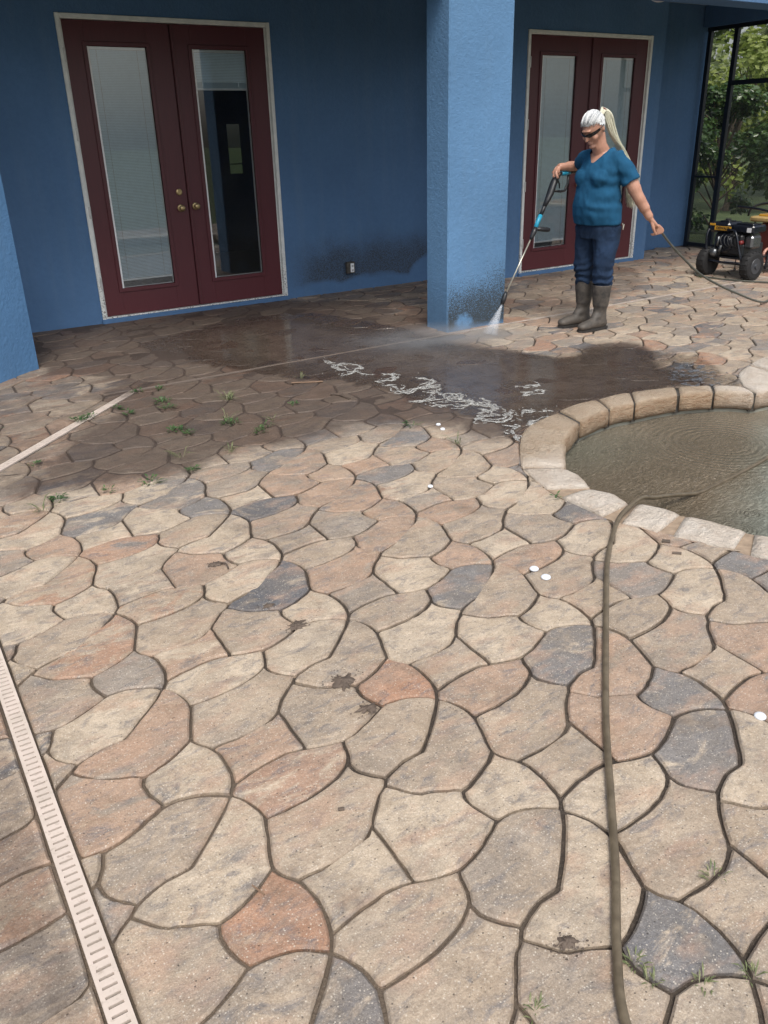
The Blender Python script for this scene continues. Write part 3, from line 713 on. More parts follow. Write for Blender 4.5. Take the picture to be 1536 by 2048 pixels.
# ---- pool
def resamp(P, n):
    C = catmull([Vector((a, b, 0)) for a, b in P], 8); Ls = [0]
    for i in range(1, len(C)): Ls.append(Ls[-1] + (C[i] - C[i - 1]).length)
    out = []
    for k in range(n):
        t = Ls[-1] * k / (n - 1); i = 1
        while i < len(C) - 1 and Ls[i] < t: i += 1
        f = (t - Ls[i - 1]) / max(1e-9, Ls[i] - Ls[i - 1]); out.append(C[i - 1].lerp(C[i], f))
    return out
WZ = -.135
mb = MB(); pin = [Vector((a, b, 0)) for a, b in POOL_IN]; cen = sum(pin, Vector()) / len(pin)
ring = [(p + (p - cen).normalized() * .03) for p in pin]; nn = len(ring)
for z in (-.115, -1.4): mb.v += [(p.x, p.y, z) for p in ring]
for i in range(nn): mb.f.append((i, (i + 1) % nn, nn + (i + 1) % nn, nn + i)); mb.m.append(0)
mb.f.append(tuple(range(nn, 2 * nn))); mb.m.append(0)
pool = mb.build('pool', M['tile']); tag(pool, kind='structure')
mb = MB(); mb.v += [(p.x, p.y, WZ) for p in ring]; mb.f.append(tuple(range(nn))); mb.m.append(0)
pw = mb.build('pool_water', M['water']); tag(pw, kind='structure')
rc = random.Random(5)
def coping_profile(I, O, t, seed, face_bulge):
    """cross-section from the buried outer bottom over the top to under the water side"""
    d = (I - O); Lw = d.length; d = d.normalized(); P = []
    zt = .007
    prof = [(0, -.07, 0), (0, zt - .006, 0), (.012, zt, 0), (Lw * .3, zt + .003, 0), (Lw * .62, zt + .003, 0), (Lw - .026, zt + .001, 0), (Lw - .008, zt - .004, .5), (Lw + .001, zt - .018, 1),
            (Lw + .006 + face_bulge, -.055, 1), (Lw - .002 + face_bulge, -.085, 1), (Lw - .012, -.108, 1), (Lw - .05, -.113, 1)]
    for k, (s_, z, f) in enumerate(prof):
        p = O + d * s_; q = .008 * nz3(p.x * 9 + seed, p.y * 9, z * 20) * (1 if k > 1 else 0) + .004 * nz3(p.x * 30, p.y * 30, z * 30 + seed) * (f + .3)
        P.append((p.x + d.x * q * (.4 + 1.2 * f), p.y + d.y * q * (.4 + 1.2 * f), z + q * (.5 if f < 1 else .2), f))
    return P
for k, (ip, op) in enumerate(COPE):
    I = resamp(ip, 11); O = resamp(op, 11); mb = MB(); at = dict(face=[], wet=[]); rows = []
    bul = rc.uniform(.0, .012)
    for q in range(11):
        e = 1 if 0 < q < 10 else 0
        pr = coping_profile(I[q], O[q], q / 10, k * 3.7, bul * math.sin(math.pi * q / 10) + rc.uniform(-.001, .002))
        if q in (0, 10):   # rounded ends
            c = 1; pr = [(x, y, z - (.005 if 1 < m < 11 and z > -.03 else 0), f) for m, (x, y, z, f) in enumerate(pr)]
        rows.append(pr)
    npf = len(rows[0])
    for r in rows:
        for (x, y, z, f) in r:
            mb.v.append((x, y, z)); at['face'].append(f); at['wet'].append(max(sstep(2.75, 3.05, y + .1 * nz3(x * 5, y * 5)) * sstep(4.75, 4.5, x), .75 * f * sstep(-.07, -.11, z)))
    for q in range(10):
        for m in range(npf - 1): mb.f.append((q * npf + m, q * npf + m + 1, (q + 1) * npf + m + 1, (q + 1) * npf + m)); mb.m.append(0)
    mb.f.append(tuple(range(npf))[::-1]); mb.f.append(tuple(10 * npf + m for m in range(npf))); mb.m += [0, 0]
    ob = mb.build('coping_stone', M['coping'], pool, smooth=True, attrs=at)
    # mortar in the joint towards the next stone
    i2, o2 = COPE[(k + 1) % len(COPE)]; a, b = Vector((*ip[-1], 0)), Vector((*i2[0], 0)); c, d = Vector((*op[-1], 0)), Vector((*o2[0], 0))
    mb = MB(); ai = a + (c - a).normalized() * .004; bi = b + (d - b).normalized() * .004; ex = (b - a).normalized() * .012; eo = (d - c).normalized() * .012 if (d - c).length > 1e-4 else ex
    dark = 4 <= k <= 9
    up = -.004 if not dark else -.006; inn = .016 if dark else .004
    din = ((a - c).normalized()) * (-inn)
    A_, B_, C_, D_ = a - ex + din, b + ex + din, c - eo, d + eo
    top = [A_, B_, D_, C_]
    mb.add([(p.x, p.y, z) for z in (up, -.12) for p in top], [(0, 1, 2, 3), (4, 7, 6, 5), (0, 4, 5, 1), (1, 5, 6, 2), (2, 6, 7, 3), (3, 7, 4, 0)])
    mb.build('mortar_joint', M['mortar_dark'] if dark else M['mortar'], pool)

# ---- deck drains: a real slotted cover over a dark channel
def drain(a, b, hw, pitch, label, slot=.0068, zt=.003):
    t = empty('deck_drain', (a[0], a[1], 0), label, 'drain', 'slotted deck drains let into the paving')
    d = Vector((b[0] - a[0], b[1] - a[1], 0)); L_ = d.length; d.normalize(); nn = Vector((-d.y, d.x, 0)); A = Vector((a[0], a[1], 0))
    mb = MB()
    def quadbox(s0, s1, w0, w1):
        V = [A + d * s + nn * w for s, w in ((s0, w0), (s1, w0), (s1, w1), (s0, w1))]
        mb.add([(v.x, v.y, z) for z in (zt, -.0055) for v in V], [(0, 1, 2, 3), (0, 4, 5, 1), (1, 5, 6, 2), (2, 6, 7, 3), (3, 7, 4, 0)])
    e = hw * .38
    nseg = max(1, int(L_ / .25))
    for q in range(nseg): quadbox(L_ * q / nseg, L_ * (q + 1) / nseg, hw - e, hw); quadbox(L_ * q / nseg, L_ * (q + 1) / nseg, -hw, -hw + e)
    if pitch:
        k = 0
        while k * pitch < L_:
            s0 = k * pitch; s1 = min(L_, s0 + pitch - slot)
            quadbox(s0, s1, -hw + e, hw - e); k += 1
    else:
        for q in range(nseg): quadbox(L_ * q / nseg, L_ * (q + 1) / nseg, -hw + e, hw - e)
    c = mb.build('slotted_cover', M['drain'], t, attrs=dict(dirt=[(max(dirt_at(v[0], v[1]), 1.0 if v[0] < 4.25 else .46) if pitch == 0 else dirt_at(v[0], v[1])) * (1 if pitch == 0 else sstep(4.9, 5.6, v[1])) for v in mb.v]))
    mb = MB(); V = [A + nn * -hw, A + d * L_ + nn * -hw, A + d * L_ + nn * hw, A + nn * hw]
    mb.add([(v.x, v.y, -.0045) for v in V], [(0, 1, 2, 3)]); mb.build('channel', M['drain_in'], t)
    return t
drain(*STRIPS[0][:2], STRIPS[0][2], .0235, 'slotted beige drain strip running up from the lower left corner of the paving')
drain(*STRIPS[1][:2], STRIPS[1][2], .0235, 'slanting beige slotted drain strip at the left among the weeds')
drain(*STRIPS[2][:2], STRIPS[2][2], 0, 'thin pale strip drain running past the pillar base behind the rubber boots')

# ---- muddy film of water over the dirty paving, and a puddle by the pool with pale sky painted in
def sheet(name, poly, z, mat, step, soft, kind='stuff', amp=.001):
    xs = [p[0] for p in poly]; ys = [p[1] for p in poly]; mb = MB(); ix = {}; dep = []
    nx_ = int((max(xs) - min(xs) + .5) / step); ny_ = int((max(ys) - min(ys) + .5) / step)
    for a in range(nx_ + 1):
        for b in range(ny_ + 1):
            x, y = min(xs) - .25 + a * step, min(ys) - .25 + b * step; s_ = sdist((x, y), poly)
            if s_ > -.25 and not inside((x, y), POOL_IN):
                ix[a, b] = len(mb.v); mb.v.append((x, y, z + amp * nz3(x * 3, y * 3))); dep.append(sstep(-soft, soft, s_ + .10 * nz3(x * 4, y * 4, 2)))
    for (a, b) in list(ix):
        if (a + 1, b) in ix and (a, b + 1) in ix and (a + 1, b + 1) in ix:
            mb.f.append((ix[a, b], ix[a + 1, b], ix[a + 1, b + 1], ix[a, b + 1])); mb.m.append(0)
    o = mb.build(name, mat, smooth=True, attrs=dict(depth=dep)); return o
f = sheet('muddy_water', FILM, .0022, M['film'], .05, .3); tag(f, 'thin brown muddy water spread over the pavers before the pillar', 'muddy water', kind='stuff')
f = sheet('puddle', PUD, .0062, M['puddle'], .04, .14, amp=.0003); tag(f, 'shallow puddle with a painted pale sky reflection beside the far pool edge', 'puddle', kind='stuff')
# foam lines
FOAM = [[(3.01,5.4),(2.99,5.26),(2.99,5.08),(3.03,4.94),(3.07,4.84)],[(2.96,5.19),(3.09,5.24),(3.12,5.1),(2.99,4.99),(2.89,4.95)],[(2.95,4.67),(3.03,4.67),(3.11,4.64),(3.18,4.75),(3.14,4.82)],
[(2.99,4.59),(3.03,4.5),(2.99,4.39),(3.02,4.31),(3.16,4.36),(3.24,4.33),(3.23,4.26),(3.16,4.22),(3.09,4.24)],[(3.0,4.41),(3.03,4.33),(3.13,4.37),(3.28,4.43),(3.31,4.53),(3.27,4.59)],
[(2.92,4.15),(3.0,4.13),(3.09,4.13),(3.18,4.2),(3.17,4.28)],[(2.98,4.06),(3.02,3.98),(3.11,3.88),(3.21,3.9),(3.16,4.04),(3.09,4.02)],[(3.12,4.03),(3.23,4.13),(3.26,4.06),(3.19,4.02)],
[(3.11,3.86),(3.2,3.91),(3.21,3.8),(3.27,3.8),(3.21,3.7),(3.15,3.72),(3.13,3.64),(3.02,3.62),(3.08,3.53),(3.13,3.54),(3.23,3.59),(3.28,3.62),(3.26,3.54),(3.14,3.45)],[(3.27,3.55),(3.37,3.55),(3.43,3.46)],
[(3.29,3.94),(3.3,3.85),(3.25,3.73),(3.2,3.68)],[(3.17,3.37),(3.28,3.4),(3.38,3.41)],[(3.08,3.44),(3.09,3.37),(3.02,3.32),(2.99,3.24),(2.93,3.13)],
[(3.56,3.83),(3.66,3.82),(3.77,3.84)],[(3.67,3.96),(3.74,3.95),(3.81,3.96)]]
mb = MB(); rf = random.Random(3)
def foam_line(P, wmax):
    C = catmull([Vector((a, b, .0045)) for a, b in P], 14)
    C = [c + Vector((nz3(c.x * 22, c.y * 22, 1), nz3(c.x * 22, c.y * 22, 4), 0)) * .034 + Vector((nz3(c.x * 70, c.y * 70, 1), nz3(c.x * 70, c.y * 70, 4), 0)) * .008 for c in C]
    w_ = [max(.0012, wmax * (.55 + 1.1 * nz3(c.x * 16, c.y * 16, 8) + .5 * nz3(c.x * 60, c.y * 60, 8)) * min(1, 4 * min(i, len(C) - 1 - i) / len(C) + .15)) for i, c in enumerate(C)]
    run = []
    for c, ww in zip(C, w_):
        if ww <= .0016 and rf.random() < .7:
            if len(run) > 2: mb.tube([r[0] for r in run], [(r[1], .0022) for r in run], 6)
            run = []
        else: run.append((c, ww))
    if len(run) > 2: mb.tube([r[0] for r in run], [(r[1], .0022) for r in run], 6)
for k, P in enumerate(FOAM):
    foam_line(P, .016 if k < 13 else .007)
    for q in range(3): foam_line([(a + rf.uniform(-.05, .05), b + rf.uniform(-.05, .05)) for a, b in P], .008)
for k in range(70):
    P = FOAM[rf.randrange(13)]; a, b = P[rf.randrange(len(P))]
    mb.ball((a + rf.gauss(0, .07), b + rf.gauss(0, .07), .004), (rf.uniform(.002, .007), rf.uniform(.002, .007), .002), nu=6, nv=4)
fo = mb.build('foam', M['foam'], smooth=True); tag(fo, 'broken white foam lines along the edge of the muddy water', 'foam', kind='stuff')

# ================================================================== THE HOUSE
WY, W2Y, W3Y = 7.948, 7.448, 8.05
CEIL = 2.95
house = empty('house', (4.6, 8.0, 0), 'blue stucco house wall with two maroon French doors under a roofed lanai', 'house')
def wall_quads(mb, x0, x1, y, z0, z1, holes):
    xs = sorted({x0, x1, *[h[0] for h in holes], *[h[1] for h in holes]}); zs = sorted({z0, z1, *[h[2] for h in holes], *[h[3] for h in holes]})
    for a, b in zip(xs[:-1], xs[1:]):
        for c, d in zip(zs[:-1], zs[1:]):
            mx_, mz_ = (a + b) / 2, (c + d) / 2
            if any(h[0] < mx_ < h[1] and h[2] < mz_ < h[3] for h in holes): continue
            mb.add([(a, y, c), (b, y, c), (b, y, d), (a, y, d)], [(0, 1, 2, 3)])
D1 = (2.107, 4.031, .04, 2.502); D2 = (6.778, 8.702, .04, 2.502)
mb = MB(); wall_quads(mb, -2.4, 6.12, WY, -.1, CEIL + .2, [D1])
mb.add([(6.12, WY, -.1), (6.12, W2Y, -.1), (6.12, W2Y, CEIL + .2), (6.12, WY, CEIL + .2)], [(0, 1, 2, 3)])
mb.build('wall', M['wall'], house)
mb = MB(); wall_quads(mb, 6.12, 8.93, W2Y, -.1, CEIL + .2, [D2])
mb.add([(8.93, W2Y, -.1), (8.93, W3Y, -.1), (8.93, W3Y, CEIL + .2), (8.93, W2Y, CEIL + .2)], [(0, 1, 2, 3)])
mb.build('wall', M['stucco'], house)
mb = MB(); wall_quads(mb, 8.93, 10.47, W3Y, -.1, CEIL + .2, []); mb.add([(10.47, W3Y, -.1), (10.47, W3Y + 4, -.1), (10.47, W3Y + 4, CEIL + .2), (10.47, W3Y, CEIL + .2)], [(0, 1, 2, 3)])
mb.build('wall', M['stucco'], house)
# far left end and rear of the house so that it is closed
mb = MB(); mb.add([(-2.4, WY, -.1), (-2.4, 12.3, -.1), (-2.4, 12.3, CEIL + .2), (-2.4, WY, CEIL + .2)], [(0, 1, 2, 3)])
wall_quads(mb, -2.4, 10.47, 12.3, -.1, CEIL + .2, [(5.05, 5.75, .9, 2.0)]); mb.build('rear_wall', M['stucco'], house)
# ceiling, roof and beams
ROOF = [(-2.6, 3.55), (1.52, 6.42), (1.86, 5.52), (10.75, 5.50), (10.75, 12.6), (-2.6, 12.6)]
mb = MB(); nR = len(ROOF)
mb.add([(x, y, CEIL) for x, y in ROOF] + [(x, y, CEIL + .35) for x, y in ROOF], [tuple(range(nR))[::-1], tuple(range(nR, 2 * nR))] + [(i, (i + 1) % nR, nR + (i + 1) % nR, nR + i) for i in range(nR)])
mb.build('roof', M['ceiling'], house)
PB = (4.325, 4.958, 5.602, 5.90)
bh = 2.578
mb = MB(); mb.box((PB[1] - .6, PB[2] + .004, bh), (10.36, PB[3], CEIL - .002), .004); mb.box((1.75, PB[2] + .004, bh), (PB[0] + .03, PB[3], CEIL - .002), .004)
mb.build('beam', M['stucco'], house)
mb = MB(); mb.box((PB[0], PB[2], -.05), (PB[1], PB[3], 2.62), .012); mb.build('pillar', M['pillar'], house).__setitem__('label', 'right blue pillar with black algae stains at its foot')
# left pillar, turned with the slanting edge
u = Vector((.775, .632, 0)); nrm = Vector((.632, -.775, 0)); c0 = Vector((1.215, 6.578, 0))
mb = MB(); Q = [c0, c0 - u * .63, c0 - u * .63 - nrm * .3, c0 - nrm * .3]
mb.add([(v.x, v.y, z) for z in (-.05, CEIL - .002) for v in Q], [(0, 1, 2, 3), (7, 6, 5, 4), (0, 4, 5, 1), (1, 5, 6, 2), (2, 6, 7, 3), (3, 7, 4, 0)])
mb.build('pillar', M['pillar2'], house)['label'] = 'left blue pillar set at an angle, cut by the photo edge'
# interior room
mb = MB(); x0, x1, y0, y1 = -.5, 6.1, WY + .2, 11.9
mb.add([(x0, y0, .02), (x1, y0, .02), (x1, y1, .02), (x0, y1, .02)], [(0, 1, 2, 3)]); mb.mi = 1
mb.add([(x0, y0, 2.8), (x0, y1, 2.8), (x1, y1, 2.8), (x1, y0, 2.8), (x0, y0, .02), (x0, y1, .02), (x1, y1, .02), (x1, y0, .02)], [(0, 1, 2, 3), (0, 4, 5, 1), (2, 6, 7, 3)])
wall_quads(mb, x0, x1, y1, .02, 2.8, [(5.27, 5.46, 1.08, 1.72)])
wall_quads(mb, x0, x1, y0, .02, 2.8, [(2.0, 4.1, .02, 2.55)])
mb.build('room', [M['roomfloor'], M['dark']], house)
mb = MB(); mb.box((5.27, y1 - .03, 1.20), (5.46, y1 - .01, 1.215)); mb.build('window_bar', M['metal_dark'], house)
mb = MB(); mb.add([(5.26, y1 + .02, 1.07), (5.47, y1 + .02, 1.07), (5.47, y1 + .02, 1.73), (5.26, y1 + .02, 1.73)], [(0, 1, 2, 3)]); mb.build('rear_window', M['tint'], house)  # dark pane added to dim the daylight through the rear opening

def french_door(D, y, blind_bottoms, knobs=True):
    """parts of one double door; everything sits in the wall opening D"""
    x0, x1, z0, z1 = D; dp = empty('french_door', ((x0 + x1) / 2, y, z0)); dp.parent = house; dp.matrix_parent_inverse = Matrix.Translation(house.location).inverted()
    fw = .036
    mb = MB()
    mb.box((x0, y - .018, z0 - .045), (x0 + fw, y + .14, z1), .004); mb.box((x1 - fw, y - .018, z0 - .045), (x1, y + .14, z1), .004)
    mb.box((x0 + fw, y - .016, z1 - fw - .004), (x1 - fw, y + .14, z1 - .001), .004)
    mb.box((x0 + fw + .002, y + .012, z0), (x0 + fw + .014, y + .05, z1 - fw - .006)); mb.box((x1 - fw - .014, y + .012, z0), (x1 - fw - .002, y + .05, z1 - fw - .006))
    mb.build('frame', M['frame'], dp)
    mb = MB(); mb.box((x0 - .01, y - .03, -.03), (x1 + .01, y + .12, z0 - .003), .004); mb.build('threshold', M['stucco'], dp)
    mb = MB(); mb.box((x0 + fw + .001, y - .012, z0 - .002), (x1 - fw - .001, y + .09, z0 + .010), .002); mb.build('sill', M['frame'], dp)
    xm = (x0 + x1) / 2; panes = [(x0 + .223, x0 + .743), (x0 + 1.148, x0 + 1.680)]
    zb, zt = .288, 2.276
    for s, ((a, b), (p0, p1)) in enumerate((((x0 + fw + .004, xm - .003), panes[0]), ((xm + .003, x1 - fw - .004), panes[1]))):
        yd = y + .014; mb = MB()
        zl, zh = z0 + .014, z1 - fw - .008
        mb.box((a, yd, zl), (p0, yd + .045, zh), .003); mb.box((p1, yd, zl), (b, yd + .045, zh), .003)
        mb.box((p0 - .001, yd + .0015, zl), (p1 + .001, yd + .0435, zb)); mb.box((p0 - .001, yd + .0015, zt), (p1 + .001, yd + .0435, zh))
        mb.build('door_leaf', M['door'], dp)
        mb = MB(); m = .03      # raised moulding round the pane
        for (q0, q1, r0, r1) in ((p0 - m, p0 + .006, zb - m, zt + m), (p1 - .006, p1 + m, zb - m, zt + m), (p0, p1, zb - m, zb + .006), (p0, p1, zt - .006, zt + m)):
            mb.box((q0, yd - .011, r0), (q1, yd + .001, r1), .004)
        mb.build('glazing_moulding', M['door'], dp)
        mb = MB()
        mb.box((p0 + .006, yd + .004, zb + .006), (p0 + .024, yd + .040, zt - .006)); mb.box((p1 - .012, yd + .022, zb + .006), (p1 - .006, yd + .040, zt - .006))
        mb.box((p0 + .020, yd + .022, zb + .006), (p1 - .012, yd + .040, zb + .011)); mb.box((p0 + .020, yd + .018, zt - .028), (p1 - .012, yd + .040, zt - .006))
        mb.build('glazing_bead', M['bead'], dp)
        mb = MB(); mb.add([(p0, yd + .012, zb), (p1, yd + .012, zb), (p1, yd + .012, zt), (p0, yd + .012, zt)], [(0, 1, 2, 3)])
        mb.build('glass_pane', M['glass'], dp)
        # blind slats
        bb = blind_bottoms[s]; mb = MB(); z = zt - .03; pitch = .0125
        if bb > 1.5:       # raised: stacked slats
            z = zt - .03
            while z > bb + .07: mb.box((p0 + .022, yd + .024, z - .0115), (p1 - .014, yd + .034, z - .001)); z -= .0125
            for lx in (p0 + .09, p1 - .09): mb.box((lx - .007, yd + .022, bb + .03), (lx + .007, yd + .0235, bb + .075))
            k = 0
            while z > bb + .01: mb.add([(p0 + .022, yd + .022, z), (p1 - .014, yd + .022, z), (p1 - .014, yd + .036, z - .009), (p0 + .022, yd + .036, z - .009)], [(0, 1, 2, 3)]); z -= .009
        else:
            while z > bb + .02:
                mb.add([(p0 + .024, yd + .030, z - .0115), (p1 - .014, yd + .030, z - .0115), (p1 - .014, yd + .0225, z), (p0 + .024, yd + .0225, z)], [(0, 1, 2, 3)]); z -= pitch
        sl_ = mb.build('blind_slats', M['blind'], dp); sl_['kind'] = 'stuff'
        mb = MB(); mb.box((p0 + .022, yd + .022, bb), (p1 - .014, yd + .036, bb + .016), .002)
        mb.build('bottom_rail', M['bead'], dp)
        if bb < 1.5:
            mb = MB()
            for lx in (p0 + .085, p1 - .085): mb.tube([(lx, yd + .0195, bb + .01), (lx, yd + .0195, zt - .03)], .0009, 5)
            mb.build('ladder_cord', M['mortar'], dp)
            mb = MB(); mb.add([(p0 + .02, yd + .041, zb), (p1 - .012, yd + .041, zb), (p1 - .012, yd + .041, zt), (p0 + .02, yd + .041, zt)], [(0, 1, 2, 3)]); mb.build('back_pane', M['dark'], dp)
    # astragal, hinges
    mb = MB(); mb.box((xm + .004, y - .002, z0 + .02), (xm + .026, y + .0135, z1 - fw - .012), .003); mb.build('astragal', M['door'], dp)
    for hx in (x0 + fw - .008,):
        for hz in (.36, .97, 1.60, 2.20):
            mb = MB(); mb.box((hx - .006, y - .024, hz - .05), (hx + .012, y + .013, hz + .05), .002); mb.tube([(hx + .010, y - .016, hz - .052), (hx + .010, y - .016, hz + .052)], .0065, 8); mb.build('hinge', M['hinge'], dp)
    if knobs:
        yk = y + .013
        for kx, kz, big in ((x0 + .883, .958, 1), (x0 + 1.030, .966, 1)):
            mb = MB(); mb.tube([(kx, yk, kz), (kx, yk - .006, kz), (kx, yk - .009, kz)], [.033, .033, .026], 24)
            mb.tube([(kx, yk - .008, kz), (kx, yk - .026, kz), (kx, yk - .034, kz), (kx, yk - .050, kz), (kx, yk - .060, kz), (kx, yk - .064, kz)], [.011, .011, .022, .027, .022, .012], 24)
            mb.build('door_knob', M['brass'], dp, smooth=True)
        kx, kz = x0 + .883, 1.098
        mb = MB(); mb.tube([(kx, yk, kz), (kx, yk - .010, kz), (kx, yk - .014, kz)], [.030, .028, .020], 24); mb.box((kx - .003, yk - .017, kz - .009), (kx + .003, yk - .013, kz + .009)); mb.build('deadbolt', M['brass'], dp, smooth=False)
    return dp
french_door(D1, WY, (.352, 1.945))['label'] = 'left maroon French door, right blind pulled up'
french_door(D2, W2Y, (.345, .345))['label'] = 'right maroon French door, both blinds down'
# outlet box on the wall
ot = empty('outlet_box', (4.80, WY, .24)); ot.parent = house; ot.matrix_parent_inverse = Matrix.Translation(house.location).inverted(); ot['label'] = 'white socket in grimy box low on the wall'
mb = MB(); mb.box((4.745, WY - .045, .185), (4.845, WY, .305), .006); mb.build('box', M['mortar_dark'], ot)
mb = MB(); mb.box((4.785, WY - .052, .198), (4.828, WY - .044, .290), .003); mb.build('faceplate', M['bead'], ot)
for zz in (.222, .266):
    for xx in (4.799, 4.811): mb = MB(); mb.box((xx, WY - .0545, zz - .012), (xx + .004, WY - .0515, zz + .006)); mb.build('socket_slot', M['drain_in'], ot)
mb = MB(); mb.tube([(8.70, 7.40, CEIL), (8.70, 7.40, CEIL - .04), (8.70, 7.40, CEIL - .10), (8.70, 7.40, CEIL - .12)], [.15, .15, .10, .03], 20); mb.build('ceiling_lamp', M['bead'], house, smooth=True)

# ---- screen enclosure at the right end
th = R(4); sdir = Vector((-math.sin(th), -math.cos(th), 0)); sn = Vector((math.cos(th), -math.sin(th), 0)); S0 = Vector((10.43, 8.0, 0))
scr = empty('screen_enclosure', S0, 'dark aluminium screen wall closing the right end of the patio', 'screen wall')
def sbar(mb, s0, s1, z0, z1, t=.05, off=0):
    V = [S0 + sdir * s + sn * w for s, w in ((s0, -t / 2 + off), (s1, -t / 2 + off), (s1, t / 2 + off), (s0, t / 2 + off))]
    mb.add([(v.x, v.y, z) for z in (z0, z1) for v in V], [(0, 1, 2, 3), (7, 6, 5, 4), (0, 4, 5, 1), (1, 5, 6, 2), (2, 6, 7, 3), (3, 7, 4, 0)])
for s0, s1 in ((0, .055), (.415, .475), (1.36, 1.41), (2.30, 2.35)):
    mb = MB(); sbar(mb, s0, s1, -.02, 2.66); mb.build('post', M['metal_dark'], scr)
for (s0, s1, z0, z1) in ((0.055, .415, .90, .925), (0.055, .415, .0, .05), (.475, 2.30, .0, .05), (.475, 2.30, 2.01, 2.065)):
    mb = MB(); sbar(mb, s0, s1, z0, z1, .046); mb.build('rail', M['metal_dark'], scr)
mb = MB(); sbar(mb, -.01, 2.37, 2.655, 2.70, .054); mb.build('top_rail', M['metal_dark'], scr)
for s0, s1, z0, z1 in ((.05, .42, .04, .905), (.05, .42, .92, 2.66), (.47, 1.365, .04, 2.02), (.47, 1.365, 2.06, 2.66), (1.405, 2.305, .04, 2.02), (1.405, 2.305, 2.06, 2.66)):
    mb = MB(); a, b = S0 + sdir * s0, S0 + sdir * s1
    mb.add([(a.x, a.y, z0), (b.x, b.y, z0), (b.x, b.y, z1), (a.x, a.y, z1)], [(0, 1, 2, 3)]); mb.build('insect_screen', M['screen'], scr)
mb = MB(); sbar(mb, -.02, 2.42, 2.70, CEIL - .003, .2); mb.build('side_beam', M['stucco'], house)

# ================================================================== PERSON
def mat_skin():
    n = N('sun_tanned_skin'); c = n.mix(n.rng(n.noise(18, 4), .3, .7), (.40, .205, .14), (.48, .26, .185))
    n.set(col=c, rough=.5); n.p.inputs['Subsurface Weight'].default_value = .08; n.p.inputs['Subsurface Radius'].default_value = (.02, .008, .004)
    n.bump(n.noise(220, 3), .1, .001); return n.m
M['skin'] = mat_skin()
def mat_cloth(name, col, var, bs=.5, wr=9):
    n = N(name); V = n.mapv((1, 1, .55)); c = n.mix(n.rng(n.noise(7, 5, .6), .3, .7), tuple(a * (1 - var) for a in col), tuple(a * (1 + var) for a in col))
    c = n.mix(n.rng(n.noise(500, 2), .4, .6, 0, .06), c, (.1, .14, .2)); n.set(col=c, rough=.9, spec=.2)
    n.bump(n.math('ADD', n.noise(wr, 4, .5, V, .9), n.math('MULTIPLY', n.noise(300, 2), .05)), bs, .03); return n.m
M['shirt'] = mat_cloth('teal_blue_tshirt', (.009, .072, .150), .12, .35, 7)
M['jeans'] = mat_cloth('dark_blue_denim', (.013, .028, .062), .45, .7, 13)
def mat_boot():
    n = N('muddy_rubber_boot'); c = n.mix(n.rng(n.noise(16, 5, .7), .38, .62), (.032, .030, .029), (.085, .073, .062))
    c = n.mix(n.rng(n.sep()[2], .16, .02, 0, .6), c, (.10, .085, .07)); n.set(col=c, rough=.62); n.bump(n.noise(40, 4), .25, .004); return n.m
M['boot'] = mat_boot()
M['sole'] = simple('black_rubber_sole', (.025, .023, .022), .7)
def mat_hair(name, a, b):
    n = N(name); V = n.mapv((110, 110, 7), (0, R(38), 0)); c = n.mix(n.rng(n.noise(1.5, 4, .6, V), .35, .65), a, b); n.set(col=c, rough=.42); n.bump(n.noise(1.8, 3, .6, V), .2, .003); return n.m
M['hair'] = mat_hair('white_hair', (.50, .52, .54), (.82, .83, .82))
M['hair_tail'] = mat_hair('ash_blond_hair', (.46, .44, .33), (.72, .70, .56))
n = N('hair_strand'); n.set(col=n.mix(n.attr('tone_a'), (.20, .22, .25), (.86, .87, .86)), rough=.45); M['strand'] = n.m
M['black'] = simple('black_plastic', (.014, .015, .018), .4)
M['lens'] = simple('black_sunglass_lens', (.006, .006, .008), .12)
M['teal'] = simple('bright_teal_plastic', (.02, .27, .42), .4)
M['steel'] = simple('lance_steel', (.55, .53, .45), .35, .7)
M['red'] = simple('red_plastic', (.16, .015, .015), .4)

def vn(me):
    # vertex positions with their normals read once (reading a normal after every edit is very slow)
    nrm_ = [v.normal.copy() for v in me.vertices]
    for v, nm in zip(me.vertices, nrm_):
        def put(c, v=v): v.co = c
        yield v.co.copy(), nm, put
    me.update()
PX, PYc = 5.385, 4.995
def B(f, l, z): return Vector((PX - f, PYc - l, z))
person = empty('person', (PX, PYc, 0), 'person in teal T-shirt, jeans and rubber boots with long white ponytail, pressure washing', 'person')
# -- skin: one continuous surface of head, neck, chest, arms and hands
HC = Vector((5.262, 4.995, 1.545)); HR = Matrix.Rotation(R(6), 3, 'Z') @ Matrix.Rotation(R(-34), 3, 'Y')
# head-local: -x is forward, z up, y lateral
mb = MB()
def headfn(v, d):
    v = Vector(v)
    if v.z < 0:      # jaw
        k = min(1, -v.z / .115); v.y *= 1 - .30 * k; v.x = v.x * (1 - .22 * k) - .022 * k
    if d.x < -.5: v.x *= .96                    # flatter face
    if v.z > .03: v.x += .01 * (v.z - .03) / .08
    return v
mb.ball(HC, (.098, .076, .120), HR, 28, 20, headfn)
def HP(x, y, z): return HC + HR @ Vector((x, y, z))
mb.tube([HP(-.088, 0, .012), HP(-.104, 0, -.012), HP(-.112, 0, -.030), HP(-.098, 0, -.038)], [.010, .012, .0155, .010], 10)     # nose
mb.ball(HP(-.088, 0, .034), (.014, .045, .010), HR, 12, 8)          # brow
mb.ball(HP(-.082, 0, -.064), (.016, .026, .007), HR, 12, 8); mb.ball(HP(-.080, 0, -.076), (.015, .022, .007), HR, 12, 8)       # lips
mb.ball(HP(-.074, 0, -.104), (.022, .026, .016), HR, 12, 8)        # chin
